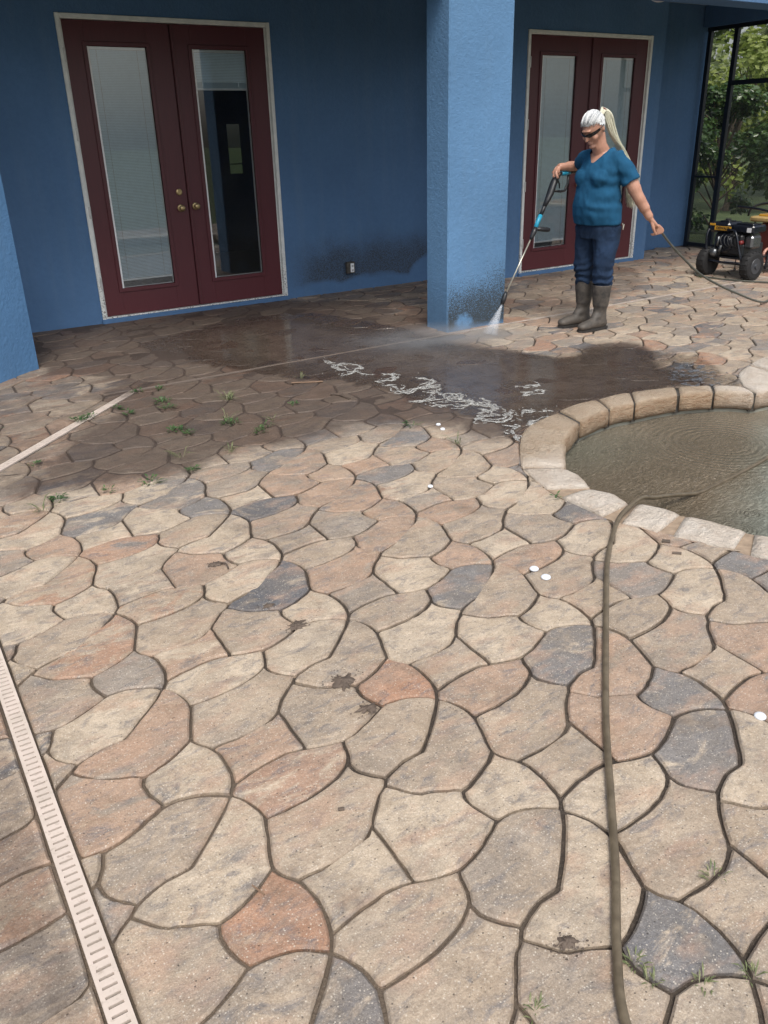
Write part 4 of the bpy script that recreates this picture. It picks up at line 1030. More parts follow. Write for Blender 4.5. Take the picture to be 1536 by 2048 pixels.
for s in (-1, 1):
    mb.ball(HP(-.062, s * .042, -.03), (.028, .024, .028), HR, 12, 8)      # cheeks
    mb.ball(HP(.012, s * .077, -.006), (.017, .008, .030), HR @ Matrix.Rotation(R(-12), 3, 'Y'), 12, 8)   # ears
mb.tube([HP(.020, 0, -.06), Vector((5.335, 4.995, 1.42)), Vector((5.375, 4.995, 1.37)), Vector((5.385, 4.995, 1.30))], [.058, .060, .068, .10], 16)
mb.ball((5.325, 4.995, 1.455), (.045, .045, .05))
mb.rings([(PX, PYc, 1.08, .12, .14), (PX - .02, PYc, 1.2, .11, .15), (PX - .015, PYc, 1.29, .095, .155), (PX - .005, PYc, 1.345, .075, .13), (PX, PYc, 1.385, .06, .07)], 20)
# right arm (far side), left arm (near side)
RS, RE, RW = Vector((5.385, 5.155, 1.335)), Vector((5.505, 5.35, 1.265)), Vector((5.275, 5.365, 1.262))
mb.tube(catmull([RS, RS.lerp(RE, .5) + Vector((0, 0, .004)), RE, RE.lerp(RW, .3) + Vector((-.01, .01, .0)), RE.lerp(RW, .65), RW], 3), [.052] * 3 + [.047] * 3 + [.040] * 3 + [.040] * 3 + [.032] * 3 + [.025], 14)
LS, LE, LW = Vector((5.395, 4.835, 1.335)), Vector((5.49, 4.705, 1.065)), Vector((5.588, 4.635, .885))
mb.tube(catmull([LS + Vector((0, .02, -.02)), LS.lerp(LE, .5), LE, LE.lerp(LW, .35), LE.lerp(LW, .7), LW], 3), [.056] * 3 + [.052] * 3 + [.045] * 3 + [.042] * 3 + [.033] * 3 + [.026], 14)
def hand(mb, W, palm_end, side, curl_axis_pts, thumb):
    """palm from wrist W to knuckle centre palm_end; side = unit vector across knuckles; fingers given as centre-lines relative to knuckles"""
    mb.tube([W, W.lerp(palm_end, .35), W.lerp(palm_end, .8), palm_end], [(.026, .022), (.033, .019), (.039, .017), (.036, .014)], 12)
    for c in curl_axis_pts: mb.tube(catmull(c, 3), .0085, 8)
    mb.tube(catmull(thumb, 3), [.0125] * (3 * (len(thumb) - 2)) + [.0105] * 3 + [.008], 8)
def grip(K, across, reach, wrap, lens, gr=.017):
    """four fingers leaving the knuckles K along `reach` and bending towards `wrap`"""
    out = []
    for i, Lf in enumerate(lens):
        o = K + across * ((i - 1.5) * .0195)
        out.append([o - reach * .02, o + reach * Lf * .34, o + reach * Lf * .50 + wrap * Lf * .30, o + reach * Lf * .30 + wrap * Lf * .55, o + reach * Lf * .05 + wrap * Lf * .52])
    return out
# right hand closes round the pistol grip; grip axis runs along the gun body
GA = Vector((-.45, -.02, -.55)).normalized()
RK = Vector((5.238, 5.362, 1.215))
hand(mb, RW, RK, None, grip(RK, Vector((-.25, -.03, -.86)).normalized() * .9, Vector((.18, -.45, -.35)).normalized(), Vector((.62, .3, -.25)).normalized(), [.072, .078, .073, .06]),
     [RW + Vector((-.005, -.01, -.01)), Vector((5.225, 5.335, 1.235)), Vector((5.215, 5.318, 1.205)), Vector((5.225, 5.31, 1.180))])
# left hand hangs palm down over the hose
LK = Vector((5.648, 4.612, .818))
ac = Vector((.40, .45, .02)).normalized()
hd = (LK - LW).normalized()
fing = []
for i, Lf in enumerate([.070, .076, .072, .058]):
    o = LK + Vector((.022, -.010, .004)) * (1.3 - i) * .75
    fing.append([o - hd * .02, o + hd * .022 + Vector((.010, -.004, 0)), o + hd * .036 + Vector((.012, -.002, -.012)), o + hd * .030 + Vector((-.002, .01, -.032)), o + hd * .012 + Vector((-.014, .012, -.036))])
hand(mb, LW, LK, None, fing, [LW + hd * .025 + Vector((-.014, -.006, 0)), LW + hd * .055 + Vector((-.030, -.012, -.012)), LW + hd * .085 + Vector((-.034, -.014, -.030)), LW + hd * .10 + Vector((-.022, -.014, -.052))])
# hidden pelvis and legs keep the body whole
mb.tube([B(0, 0, 1.12), B(0, 0, .9)], [.12, .12], 16)
for s in (-1, 1): mb.tube([B(0, s * .08, .92), B(0, s * .095, .5), B(0, s * .1, .12)], [.075, .05, .04], 12)
me = remesh(mb, .0052, 3)
bez('body', me, M['skin'], person, True)

# -- T-shirt
def fold(me, amp, sc, f=None):
    for c, nm, put in vn(me):
        put(c + nm * amp * noise.noise(Vector((c.x * sc, c.y * sc, c.z * sc * .55))))
    me.update()
mb = MB()
mb.rings([(PX + .000, PYc, .835, .152, .205), (PX + .00, PYc, .85, .158, .212), (PX - .012, PYc, .91, .168, .212), (PX - .020, PYc, .98, .170, .203), (PX - .018, PYc, 1.05, .160, .190), (PX - .014, PYc, 1.12, .150, .182),
          (PX - .012, PYc, 1.19, .147, .185), (PX - .004, PYc, 1.26, .132, .188), (PX + .004, PYc, 1.31, .110, .188), (PX + .008, PYc, 1.35, .088, .165), (PX + .008, PYc, 1.385, .070, .115), (PX + .005, PYc, 1.41, .062, .078)], 32)
for s in (-1, 1): mb.ball(B(.100, s * .082, 1.185), (.075, .078, .075))
for S_, E_, e in ((LS, LE, .66), (RS, RE, .66)):
    d = (E_ - S_); end = S_ + d * e
    sy = 1 if S_.y < PYc else -1
    mb.tube([S_ + Vector((0, .07 * sy, -.02)), S_ + Vector((0, .01 * sy, -.006)), S_ + d * .25, S_ + d * .5, end], [.066, .066, .068, .069, .075], 18)
me = remesh(mb, .0075, 6)
def shirt_folds(c):
    return 1.0
fold(me, .012, 9); fold(me, .006, 21); fold(me, .0025, 45)
for c, nm, put in vn(me):      # drag folds running from bust to the near sleeve and down the belly
    l = PYc - c.y; f = PX - c.x
    put(c + nm * (.0045 * math.sin(62 * (c.z + .45 * l) + 3 * nz3(c.x * 6, c.y * 6, c.z * 6)) * sstep(1.34, 1.18, c.z) * sstep(.86, 1.0, c.z) * sstep(-.05, .12, l) + .0012 * math.sin(14 * math.atan2(l, f) + 6 * nz3(c.x * 4, c.y * 4, c.z * 4)) * sstep(1.0, .86, c.z)))
# V neckline: cut the faces over the chest
import bmesh
bm = bmesh.new(); bm.from_mesh(me)
kill = []
for fc in bm.faces:
    c = fc.calc_center_median(); l = PYc - c.y; f = PX - c.x
    if c.z > 1.30 and f > -.02 and abs(l) < min(.092, .010 + .95 * (c.z - 1.295)): kill.append(fc)
    elif c.z > 1.33 and math.hypot(l, f - .005) < .080: kill.append(fc)
    elif c.z < .8385: kill.append(fc)
bmesh.ops.delete(bm, geom=kill, context='FACES')
for it in range(6):
    mv = {v: sum((e.other_vert(v).co for e in v.link_edges if e.is_boundary), Vector()) / 2 for v in bm.verts if v.is_boundary and sum(e.is_boundary for e in v.link_edges) == 2}
    for v, c in mv.items(): v.co = v.co.lerp(c, .5)
bm.to_mesh(me); bm.free()
sh = bez('shirt', me, M['shirt'], person, True)
mod = sh.modifiers.new('thick', 'SOLIDIFY'); mod.thickness = .004; mod.offset = -1

# -- jeans
mb = MB()
mb.rings([(PX + .005, PYc, .93, .13, .165), (PX + .008, PYc, .86, .145, .190), (PX + .012, PYc, .80, .148, .198), (PX + .012, PYc, .73, .135, .195)], 28)
for s, kx in ((1, .004), (-1, -.004)):
    X = PX + kx
    mb.rings([(X + .012, PYc - s * .095, .82, .125, .100), (X + .008, PYc - s * .098, .70, .108, .094), (X - .004, PYc - s * .100, .58, .092, .084), (X - .008, PYc - s * .100, .49, .084, .078),
              (X + .004, PYc - s * .098, .43, .083, .078), (X + .008, PYc - s * .098, .385, .084, .080), (X + .004, PYc - s * .098, .345, .066, .064), (X, PYc - s * .098, .31, .055, .055)], 22)
me = remesh(mb, .009, 4)
for c, nm, put in vn(me):
    k = sstep(.62, .42, c.z)
    put(c + nm * (.009 * noise.noise(Vector((c.x * 12, c.y * 12, c.z * 9))) + .007 * k * math.sin(95 * c.z + 8 * nz3(c.x * 7, c.y * 7, c.z * 5)) + .005 * noise.noise(Vector((c.x * 30, c.y * 30, c.z * 12)))))
bez('jeans', me, M['jeans'], person, True)
mb = MB(); mb.tube([B(-.085, .196, .80), B(-.075, .203, .835), B(-.068, .200, .85)], .004, 6); mb.tube([B(-.085, .198, .80), B(-.098, .192, .84)], .003, 6)
mb.build('folded_knife_clip', M['steel'], person)
# -- boots
def boot(x, y, yaw, top):
    mb = MB(); Rz = Matrix.Rotation(yaw, 3, 'Z'); c = Vector((x, y, 0))
    def T(a, b, z): return c + Rz @ Vector((a, b, z))
    mb.tube([T(.012, 0, .05), T(.008, 0, .11), T(.004, 0, .16), T(.004, 0, .24), T(0, 0, .32), T(0, 0, top)], [(.052, .058), (.050, .056), (.055, .060), (.068, .070), (.076, .078), (.079, .080)], 24)
    mb.tube([T(.058, 0, .045), T(.02, 0, .055), T(-.05, 0, .060), T(-.12, 0, .052), T(-.18, 0, .045), T(-.222, 0, .040)], [(.036, .040), (.046, .052), (.044, .050), (.045, .044), (.047, .040), (.034, .030)], 20)
    mb.ball(T(-.195, 0, .045), (.050, .046, .034), Rz); mb.ball(T(.04, 0, .05), (.045, .042, .045), Rz)
    mb.tube([T(-.02, 0, .12), T(-.07, 0, .085)], [.046, .036], 16)
    me = remesh(mb, .007, 5)
    for q, nm, put in vn(me):
        put(q + nm * (.003 * nz3(q.x * 14, q.y * 14, q.z * 10) + .003 * math.sin(70 * q.z + 4 * nz3(q.x * 9, q.y * 9, q.z * 9)) * sstep(.10, .14, q.z) * sstep(.24, .17, q.z)))
    bmq = bmesh.new(); bmq.from_mesh(me); bmesh.ops.delete(bmq, geom=[f for f in bmq.faces if f.calc_center_median().z > top - .006], context='FACES'); bmq.to_mesh(me); bmq.free()
    e = bez('boot', me, M['boot'], person, True); md = e.modifiers.new('t', 'SOLIDIFY'); md.thickness = .004; md.offset = -1
    mb = MB(); P = [(.088, 0), (.082, .032), (.055, .046), (0, .043), (-.05, .040), (-.11, .047), (-.17, .052), (-.22, .042), (-.243, 0)]; P += [(a, -b) for a, b in P[-2:0:-1]]
    nP = len(P); mb.add([tuple(T(a, b, 0)) for a, b in P] + [tuple(T(a, b, .021)) for a, b in P], [tuple(range(nP))[::-1], tuple(range(nP, 2 * nP))] + [(i, (i + 1) % nP, nP + (i + 1) % nP, nP + i) for i in range(nP)])
    s_ = mb.build('boot_sole', M['sole'], e)
boot(5.392, 5.095, R(-8), .385); boot(5.385, 4.895, R(3), .372)
# -- hair
mb = MB()
def hairfn(v, d):
    v = headfn(v, d)
    return v
mb.ball(HC + HR @ Vector((.004, 0, .006)), (.103, .083, .124), HR, 40, 30, hairfn)
me = bpy.data.meshes.new('hair'); me.from_pydata(mb.v, [], mb.f)
bm = bmesh.new(); bm.from_mesh(me); HRi = HR.inverted(); kill = []
for fc in bm.faces:
    q = HRi @ (fc.calc_center_median() - HC)
    line = .068 - .12 * max(0, (q.x + .03)) / .1 * 1.0         # hairline falls from forehead towards the ear
    if q.x < .035 and q.z < max(line, .004 if q.x > -.02 else .02): kill.append(fc)
    elif q.z < -.075: kill.append(fc)
bmesh.ops.delete(bm, geom=kill, context='FACES'); bm.to_mesh(me); bm.free()
for v in me.vertices:
    q = HRi @ (v.co - HC); v.co = v.co + (v.co - HC).normalized() * .0035 * noise.noise(Vector((q.x * 18, q.y * 90, q.z * 18)))
hr = bez('hair', me, M['hair'], person, True)
tst = []; mb = MB(); rs = random.Random(4); tie = (HRi @ (Vector((5.345, 4.995, 1.652)) - HC)).normalized()
for k in range(300):
    a = rs.uniform(-2.5, 2.5); el = .56 - .44 * abs(a) / 2.5 + rs.uniform(-.03, .25)
    st_ = Vector((-math.cos(a) * math.cos(el), math.sin(a) * math.cos(el), math.sin(el))).normalized(); P = []
    for i in range(9):
        t_ = i / 8; d_ = st_.slerp(tie, t_); g_ = 1.035 + .015 * math.sin(t_ * 7 + k) + rs.uniform(0, .008)
        P.append(HC + HR @ Vector((d_.x * .103 * g_ + .004, d_.y * .083 * g_, d_.z * .124 * g_ + .006)))
    mb.tube(P, [.0011 + .0010 * min(1, i / 3) for i in range(9)], 4); tn = rs.random() ** .7; tst += [tn] * (len(mb.v) - len(tst))
o = mb.build('hair_strands', M['strand'], hr, smooth=True, attrs=dict(tone_a=tst)); o['kind'] = 'stuff'
TR = Vector((5.350, 4.995, 1.655))
mb = MB(); 
for k in range(3): mb.tube([TR + Vector((.014, 0, .014)) + Matrix.Rotation(a * 2 * math.pi / 12, 3, Vector((.75, 0, .6)).normalized()) @ Vector((0, .0185 + .001 * k, 0)) for a in range(13)], .005, 6, cap=False)
mb.build('hair_tie', M['red'], hr)
path = catmull([TR + Vector((-.02, 0, -.015)), TR + Vector((.020, 0, .024)), Vector((5.392, 4.985, 1.650)), Vector((5.412, 4.97, 1.57)), Vector((5.452, 4.95, 1.475)), Vector((5.520, 4.93, 1.39)), Vector((5.575, 4.90, 1.28)), Vector((5.588, 4.88, 1.16)), Vector((5.592, 4.865, 1.05)), Vector((5.605, 4.85, .96))], 5)
mb = MB(); rh = random.Random(2); m_ = len(path)
for k in range(190):
    a = rh.uniform(0, 6.28); rr = math.sqrt(rh.random()); stop = m_ - (0 if rh.random() < .3 else rh.randrange(0, 14)); ph = rh.uniform(0, 6)
    P = []
    for i in range(stop):
        t = i / (m_ - 1); wd = .015 + .032 * sstep(0, .25, t) + .012 * sstep(.7, 1, t) * math.sin(k); wob = .005 * math.sin(t * 11 + ph)
        P.append(path[i] + Vector((math.cos(a + t * 1.5) * rr * wd * .8 + wob, math.sin(a + t * 1.5) * rr * wd + wob * .6, math.sin(a) * rr * wd * .5)))
    if len(P) > 5: mb.tube(P, [.0032 * (1 - .7 * i / len(P)) for i in range(len(P))], 5)
mb.build('ponytail', M['hair_tail'], hr, smooth=True)
# -- sunglasses
sg = empty('sunglasses', HC, None, None); sg.parent = person; sg.matrix_parent_inverse = Matrix.Translation(person.location).inverted()
mb = MB(); ROWS = []
for k in range(25):
    a = R(-78 + 156 * k / 24); hh = .019 * (1 - .35 * (abs(a) / R(78)) ** 2); hh *= 1 - .45 * math.exp(-(a / R(9)) ** 2)
    x = -(.110) * math.cos(a) + .002; y = .083 * math.sin(a); zc = .006 + .004 * abs(a)
    ROWS.append([HP(x, y, zc + hh * .75), HP(x - .004, y, zc), HP(x + .004, y * .97, zc - hh)])
b0 = len(mb.v)
for r in ROWS: mb.v += [tuple(p) for p in r]
for k in range(24):
    for j in range(2): mb.f.append((k * 3 + j, (k + 1) * 3 + j, (k + 1) * 3 + j + 1, k * 3 + j + 1)); mb.m.append(0)
mb.build('lens', M['lens'], sg, smooth=True)
for s in (-1, 1):
    mb = MB(); mb.tube([HP(-.030, s * .083, .014), HP(-.0, s * .086, .016), HP(.022, s * .085, .017)], .0032, 6); mb.build('temple_arm', M['black'], sg)
# watch band / bracelet
# ================================================================== PRESSURE WASHER LANCE
wand = empty('spray_lance', (5.19, 5.355, 1.15), 'black and teal pressure washer lance held slanting towards the pillar foot', 'spray lance')
V3 = Vector
mb = MB(); mb.tube([V3((5.305, 5.362, 1.215)), V3((5.262, 5.36, 1.20)), V3((5.225, 5.357, 1.145)), V3((5.182, 5.35, 1.062)), V3((5.155, 5.347, 1.02)), V3((5.12, 5.343, .97))],
                   [(.020, .017), (.028, .024), (.033, .026), (.033, .026), (.026, .022), (.017, .017)], 16)
mb.build('trigger_housing', M['black'], wand, True)
mb = MB(); mb.tube([V3((5.29, 5.362, 1.212)), V3((5.36, 5.366, 1.212)), V3((5.41, 5.368, 1.215))], [(.021, .018), (.022, .018), (.018, .016)], 14); mb.build('rear_grip', M['teal'], wand, True)
mb = MB(); mb.tube([V3((5.405, 5.368, 1.215)), V3((5.44, 5.37, 1.218))], .016, 12); mb.build('hose_coupling', M['black'], wand, True)
mb = MB(); mb.tube([V3((5.225, 5.352, 1.085)), V3((5.30, 5.355, 1.076)), V3((5.355, 5.36, 1.078)), V3((5.392, 5.364, 1.135)), V3((5.395, 5.367, 1.20))], .0105, 10); mb.build('trigger_guard', M['black'], wand, True)
mb = MB(); mb.tube([V3((5.262, 5.352, 1.165)), V3((5.285, 5.353, 1.135)), V3((5.288, 5.353, 1.10))], [.008, .007, .005], 8); mb.build('trigger', M['black'], wand, True)
mb = MB(); mb.tube([V3((5.135, 5.344, .99)), V3((5.079, 5.34, .900))], [.0165, .0145], 14); mb.build('extension_tube', M['black'], wand, True)
mb = MB(); mb.tube([V3((5.082, 5.34, .905)), V3((5.05, 5.337, .855)), V3((5.022, 5.332, .805))], [.0175, .019, .018], 14); mb.build('teal_collar', M['teal'], wand, True)
mb = MB(); mb.tube([V3((5.026, 5.332, .812)), V3((5.004, 5.33, .775)), V3((4.984, 5.33, .742)), V3((4.972, 5.328, .72))], [.019, .022, .017, .010], 14); mb.build('lance_nut', M['black'], wand, True)
mb = MB(); mb.tube([V3((5.015, 5.33, .803)), V3((5.06, 5.315, .798)), V3((5.125, 5.30, .790)), V3((5.145, 5.297, .788))], [.013, .018, .019, .016], 14); mb.build('side_handle', M['black'], wand, True)
mb = MB(); mb.tube([V3((4.975, 5.33, .728)), V3((4.705, 5.31, .318))], .0062, 10); mb.build('lance_tube', M['steel'], wand, True)
mb = MB(); mb.tube([V3((4.712, 5.31, .330)), V3((4.700, 5.31, .310)), V3((4.682, 5.31, .268)), V3((4.668, 5.31, .232))], [.010, .018, .021, .015], 14); mb.build('nozzle', M['black'], wand, True)
# water jet and mist
def mat_jet():
    n = N('water_spray'); n.n.remove(n.p); z = n.sep()[2]
    t = n.n.new('ShaderNodeBsdfTransparent'); d = n.n.new('ShaderNodeBsdfDiffuse'); d.inputs[0].default_value = (.8, .84, .9, 1)
    ms = n.n.new('ShaderNodeMixShader')
    st = n.rng(n.noise(1, 4, .7, n.mapv((160, 160, 12), (0, R(32), 0))), .35, .7, .02, .30)
    n.link(n.math('MULTIPLY', st, n.rng(z, -.01, .06, .55, 1)), ms.inputs[0]); n.link(t.outputs[0], ms.inputs[1]); n.link(d.outputs[0], ms.inputs[2]); n.link(ms.outputs[0], n.o.inputs[0]); return n.m
M['jet'] = mat_jet()
mb = MB()
for sc in (1, .55): mb.tube([V3((4.668, 5.31, .235)), V3((4.60, 5.305, .12)), V3((4.53, 5.295, .004))], [(.006 * sc, .006), (.045 * sc, .02 * sc), (.085 * sc, .035 * sc)], 20, cap=False)
jet = mb.build('water_jet', M['jet'], smooth=True); tag(jet, 'fan of white water spraying from the lance nozzle onto the pavers', 'water spray', kind='stuff')
def mat_mist():
    n = N('fine_mist'); n.n.remove(n.p); v = n.n.new('ShaderNodeVolumePrincipled'); v.inputs['Color'].default_value = (.85, .88, .93, 1); v.inputs['Anisotropy'].default_value = .2
    o = n.obj(); ln = n.n.new('ShaderNodeVectorMath'); ln.operation = 'LENGTH'; n.link(o, ln.inputs[0])
    f = n.rng(ln.outputs['Value'], 1.0, .1, 0, 1, True); nn_ = n.rng(n.noise(2.2, 3, .6, o), .32, .72)
    n.link(n.math('MULTIPLY', n.math('MULTIPLY', f, nn_), 5.0), v.inputs['Density']); n.link(v.outputs[0], n.o.inputs['Volume']); return n.m
M['mist'] = mat_mist()
mb = MB(); mb.ball((0, 0, 0), 1, nu=20, nv=12); mist = mb.build('spray_mist', M['mist']); mist.location = (3.95, 5.20, .08); mist.scale = (.95, .42, .12); mist.rotation_euler = (0, 0, R(-20))
tag(mist, 'pale mist drifting low over the pavers left of the water jet', 'mist', kind='stuff')

# ================================================================== HOSES
def mat_hose(name, a, b):
    n = N(name); c = n.mix(n.rng(n.noise(24, 4, .6), .35, .7), a, b); n.set(col=c, rough=.42); n.bump(n.noise(120, 2), .1, .001); return n.m
M['hose'] = mat_hose('brown_rubber_hose', (.085, .066, .042), (.15, .12, .08)); M['hose2'] = mat_hose('grey_pressure_hose', (.055, .06, .052), (.10, .10, .08))
P = [(.74, .28, .012), (.84, .46, .012), (.92, .63, .0125), (1.03, .75, .013), (1.17, .88, .0125), (1.34, 1.05, .013), (1.55, 1.26, .0125), (1.83, 1.52, .013), (2.07, 1.74, .013), (2.27, 1.92, .013), (2.45, 2.06, .014), (2.603, 2.161, .022), (2.733, 2.211, .030), (2.85, 2.25, .022), (2.955, 2.276, -.015), (3.06, 2.30, -.045), (3.181, 2.321, -.075), (3.30, 2.338, -.108), (3.415, 2.348, -.130), (3.60, 2.37, -.133), (3.80, 2.39, -.131), (4.13, 2.44, -.130), (4.5, 2.52, -.130)]
mb = MB(); C = catmull(P, 6); mb.tube(C, .0100, 12); ho = mb.build('hose', M['hose'], smooth=True); tag(ho, 'brown hose running up the paving and over the coping into the pool', 'hose')
P = [(5.44, 5.37, 1.218), (5.56, 5.30, 1.20), (5.62, 5.10, 1.16), (5.585, 4.86, 1.11), (5.54, 4.75, 1.03), (5.625, 4.672, .880), (5.652, 4.622, .812), (5.69, 4.615, .795), (5.842, 4.62, .677), (6.058, 4.62, .527), (6.28, 4.62, .391), (6.578, 4.62, .262), (6.884, 4.62, .15), (7.2, 4.64, .05), (7.45, 4.70, .014), (7.9, 4.9, .012), (8.3, 5.0, .012), (8.7, 5.2, .012)]
mb = MB(); mb.tube(catmull(P, 6), .0095, 12); ho = mb.build('hose', M['hose2'], smooth=True); tag(ho, 'grey pressure hose sagging from the left hand of the person to the ground', 'hose')
P = [(8.49, 6.28, .013), (8.25, 6.12, .013), (8.22, 5.9, .013), (8.27, 5.6, .012), (8.40, 5.32, .012), (8.6, 5.0, .012), (8.9, 4.7, .012)]
mb = MB(); mb.tube(catmull(P, 6), .0095, 10); ho = mb.build('hose', M['hose2'], smooth=True); tag(ho, 'dark hose lying on the pavers in front of the machine wheels', 'hose')

# ================================================================== PRESSURE WASHER MACHINE
M['tyre'] = simple('tyre_rubber', (.012, .012, .013), .75); M['rim'] = simple('grey_wheel_rim', (.07, .075, .085), .4, .4); M['paint'] = simple('gloss_black_paint', (.008, .010, .016), .22)
M['engine'] = simple('engine_grey', (.04, .045, .05), .4, .5, .3, 30); M['chrome'] = simple('bright_metal', (.16, .17, .18), .3, .8); M['yellow'] = simple('yellow_label', (.50, .26, .02), .45); M['paper'] = simple('white_label', (.6, .62, .65), .5)
mc = empty('pressure_washer', (8.60, 5.855, 0), 'black wheeled engine pressure washer with a yellow name label', 'pressure washer')
for y, s in ((6.13, 1), (5.575, -1)):
    cx = 8.44; mb = MB(); mb.tube([(cx, y - .055, .150), (cx, y - .048, .150), (cx, y - .02, .150), (cx, y + .02, .150), (cx, y + .048, .150), (cx, y + .055, .150)], [.122, .144, .155, .155, .144, .122], 28)
    for k in range(18):
        a = k * math.pi / 9
        mb.box((cx - .006, y - .042, .150 + .148), (cx + .006, y + .042, .150 + .158), .002, Matrix.Rotation(a, 3, 'Y'), (cx, y, .150))
    wh = mb.build('wheel', M['tyre'], mc, False)
    mb = MB(); yy = y + s * .058; mb.tube([(cx, y, .15), (cx, yy - s * .012, .15), (cx, yy, .15)], [.088, .088, .080], 24); mb.tube([(cx, yy, .15), (cx, yy + s * .014, .15)], [.030, .026], 14); mb.build('rim', M['rim'], wh)
mb = MB(); mb.tube([(8.44, 5.54, .15), (8.44, 6.17, .15)], .012, 10); mb.build('axle', M['engine'], mc)
mb = MB(); mb.box((8.42, 5.66, .20), (8.92, 6.05, .222), .003); mb.build('base_plate', M['paint'], mc)
mb = MB(); mb.box((8.44, 5.70, .222), (8.80, 6.0, .36), .015)
for k in range(7): mb.box((8.425, 5.72, .235 + k * .017), (8.815, 5.98, .241 + k * .017), .002)
mb.build('engine_block', M['engine'], mc)
mb = MB(); mb.tube([(8.47, 5.93, .36), (8.41, 5.93, .36), (8.39, 5.93, .36)], [.105, .105, .085], 26); mb.build('recoil_starter', M['paint'], mc)
mb = MB(); mb.box((8.40, 5.885, .468), (8.66, 6.135, .575), .022); mb.box((8.46, 5.93, .573), (8.58, 6.05, .588), .004); mb.build('fuel_tank', M['paint'], mc)
mb = MB(); mb.tube([(8.53, 6.0, .585), (8.53, 6.0, .605)], .03, 16); mb.build('fuel_cap', M['black'], mc)
mb = MB(); mb.box((8.42, 5.60, .475), (8.66, 5.868, .560), .018); mb.box((8.45, 5.63, .558), (8.60, 5.84, .575), .006); mb.build('air_cleaner', M['paint'], mc)
mb = MB(); mb.box((8.399, 5.862, .492), (8.406, 6.068, .536), .001); mb.build('name_label', M['yellow'], mc)
me = text_mesh('DEWALT', .040); me.transform(Matrix.Translation((8.3975, 5.964, .514)) @ Matrix(((0, 0, -1), (-1, 0, 0), (0, 1, 0))).to_4x4()); bez('lettering', me, M['black'], mc)
mb = MB(); mb.box((8.395, 6.06, .538), (8.402, 6.13, .560), .001); mb.build('small_label', M['yellow'], mc)
mb = MB(); mb.box((8.414, 5.625, .490), (8.421, 5.675, .536), .001); mb.build('warning_sticker', M['paper'], mc)
mb = MB(); mb.tube([(8.44, 6.03, .25), (8.38, 6.03, .26), (8.35, 6.03, .27)], [.05, .05, .03], 16); mb.tube([(8.40, 5.97, .24), (8.36, 5.93, .34)], .016, 8); mb.tube([(8.38, 5.985, .33), (8.38, 5.985, .43)], .013, 8); mb.build('pump', M['chrome'], mc, True)
mb = MB(); mb.tube([(8.40, 5.70, .385), (8.36, 5.70, .385)], [.024, .020], 14); mb.build('red_knob', M['red'], mc, True)
mb = MB(); mb.box((8.43, 5.60, .32), (8.60, 5.70, .455), .02); mb.build('muffler', M['chrome'], mc)
mb = MB(); mb.box((8.42, 5.71, .225), (8.60, 6.08, .47), .03); mb.build('engine_cover', M['black'], mc)
mb = MB(); mb.tube(catmull([(8.375, 6.10, .17), (8.37, 6.12, .30), (8.37, 6.13, .44), (8.40, 6.13, .50)], 4), .013, 8); mb.tube(catmull([(8.40, 5.90, .505), (8.375, 5.80, .50), (8.36, 5.745, .44), (8.365, 5.70, .30), (8.38, 5.65, .17), (8.44, 5.62, .15)], 4), .013, 8)
mb.tube(catmull([(8.38, 6.10, .17), (8.36, 5.90, .165), (8.38, 5.65, .17)], 3), .013, 8); mb.build('tube_frame', M['paint'], mc, True)
mb = MB(); mb.tube(catmull([(8.47, 5.43, .13), (8.50, 5.43, .35), (8.60, 5.48, .50), (8.78, 5.62, .635), (8.88, 5.80, .675), (8.92, 6.0, .69), (8.93, 6.18, .695)], 4), .0135, 10); mb.build('push_handle', M['paint'], mc, True)
mb = MB(); mb.tube([(8.42, 5.76, .20), (8.42, 5.76, .10)], .006, 6); mb.ball((8.42, 5.76, .095), .014); mb.build('drain_plug', M['engine'], mc)
for k in range(5):
    mb = MB(); yy = 5.72 + .045 * k; mb.tube(catmull([(8.40, yy, .30 + .02 * (k % 2)), (8.36, yy + .03, .36), (8.37, yy + .05, .42), (8.42, yy + .04, .46)], 3), .006, 6); mb.build('cable', M['black'], mc, True)
# second machine at the frame edge: tan deck, red-brown body
m2 = empty('yellow_topped_machine', (9.15, 5.78, 0), 'second machine with tan yellow deck and black bar at the right edge', 'machine')
M['tan'] = simple('tan_yellow_plastic', (.45, .31, .13), .5); M['rust'] = simple('red_brown_body', (.10, .025, .02), .5); M['pink'] = simple('pink_hose', (.5, .26, .2), .5)
mb = MB(); mb.box((8.95, 5.50, .545), (9.40, 6.03, .60), .015); mb.build('deck', M['tan'], m2)
mb = MB(); mb.box((9.03, 5.56, .60), (9.32, 5.97, .618), .004); mb.build('deck_grille', M['yellow'], m2)
for k in range(6): mb = MB(); mb.box((9.04 + .046 * k, 5.57, .618), (9.052 + .046 * k, 5.96, .626)); mb.build('grille_bar', M['tan'], m2)
mb = MB(); mb.tube(catmull([(9.0, 5.50, .62), (9.0, 5.56, .70), (9.05, 5.75, .735), (9.05, 5.95, .73), (9.0, 6.05, .68), (9.0, 6.08, .60)], 4), .014, 8); mb.build('carry_bar', M['black'], m2, True)
mb = MB(); mb.box((9.0, 5.62, .12), (9.32, 5.92, .545), .03); mb.build('body', M['rust'], m2)
for (x, y) in ((9.0, 5.56), (9.36, 5.56), (9.0, 5.98), (9.36, 5.98)): mb = MB(); mb.tube([(x, y, 0), (x, y, .55)], .011, 8); mb.build('leg', M['black'], m2)
mb = MB(); mb.tube([(8.95 + .07 * math.cos(a * .5236), 5.74, .20 + .07 * math.sin(a * .5236)) for a in range(13)], .016, 8, cap=False); pk = mb.build('coiled_tube', M['pink'], m2, True)

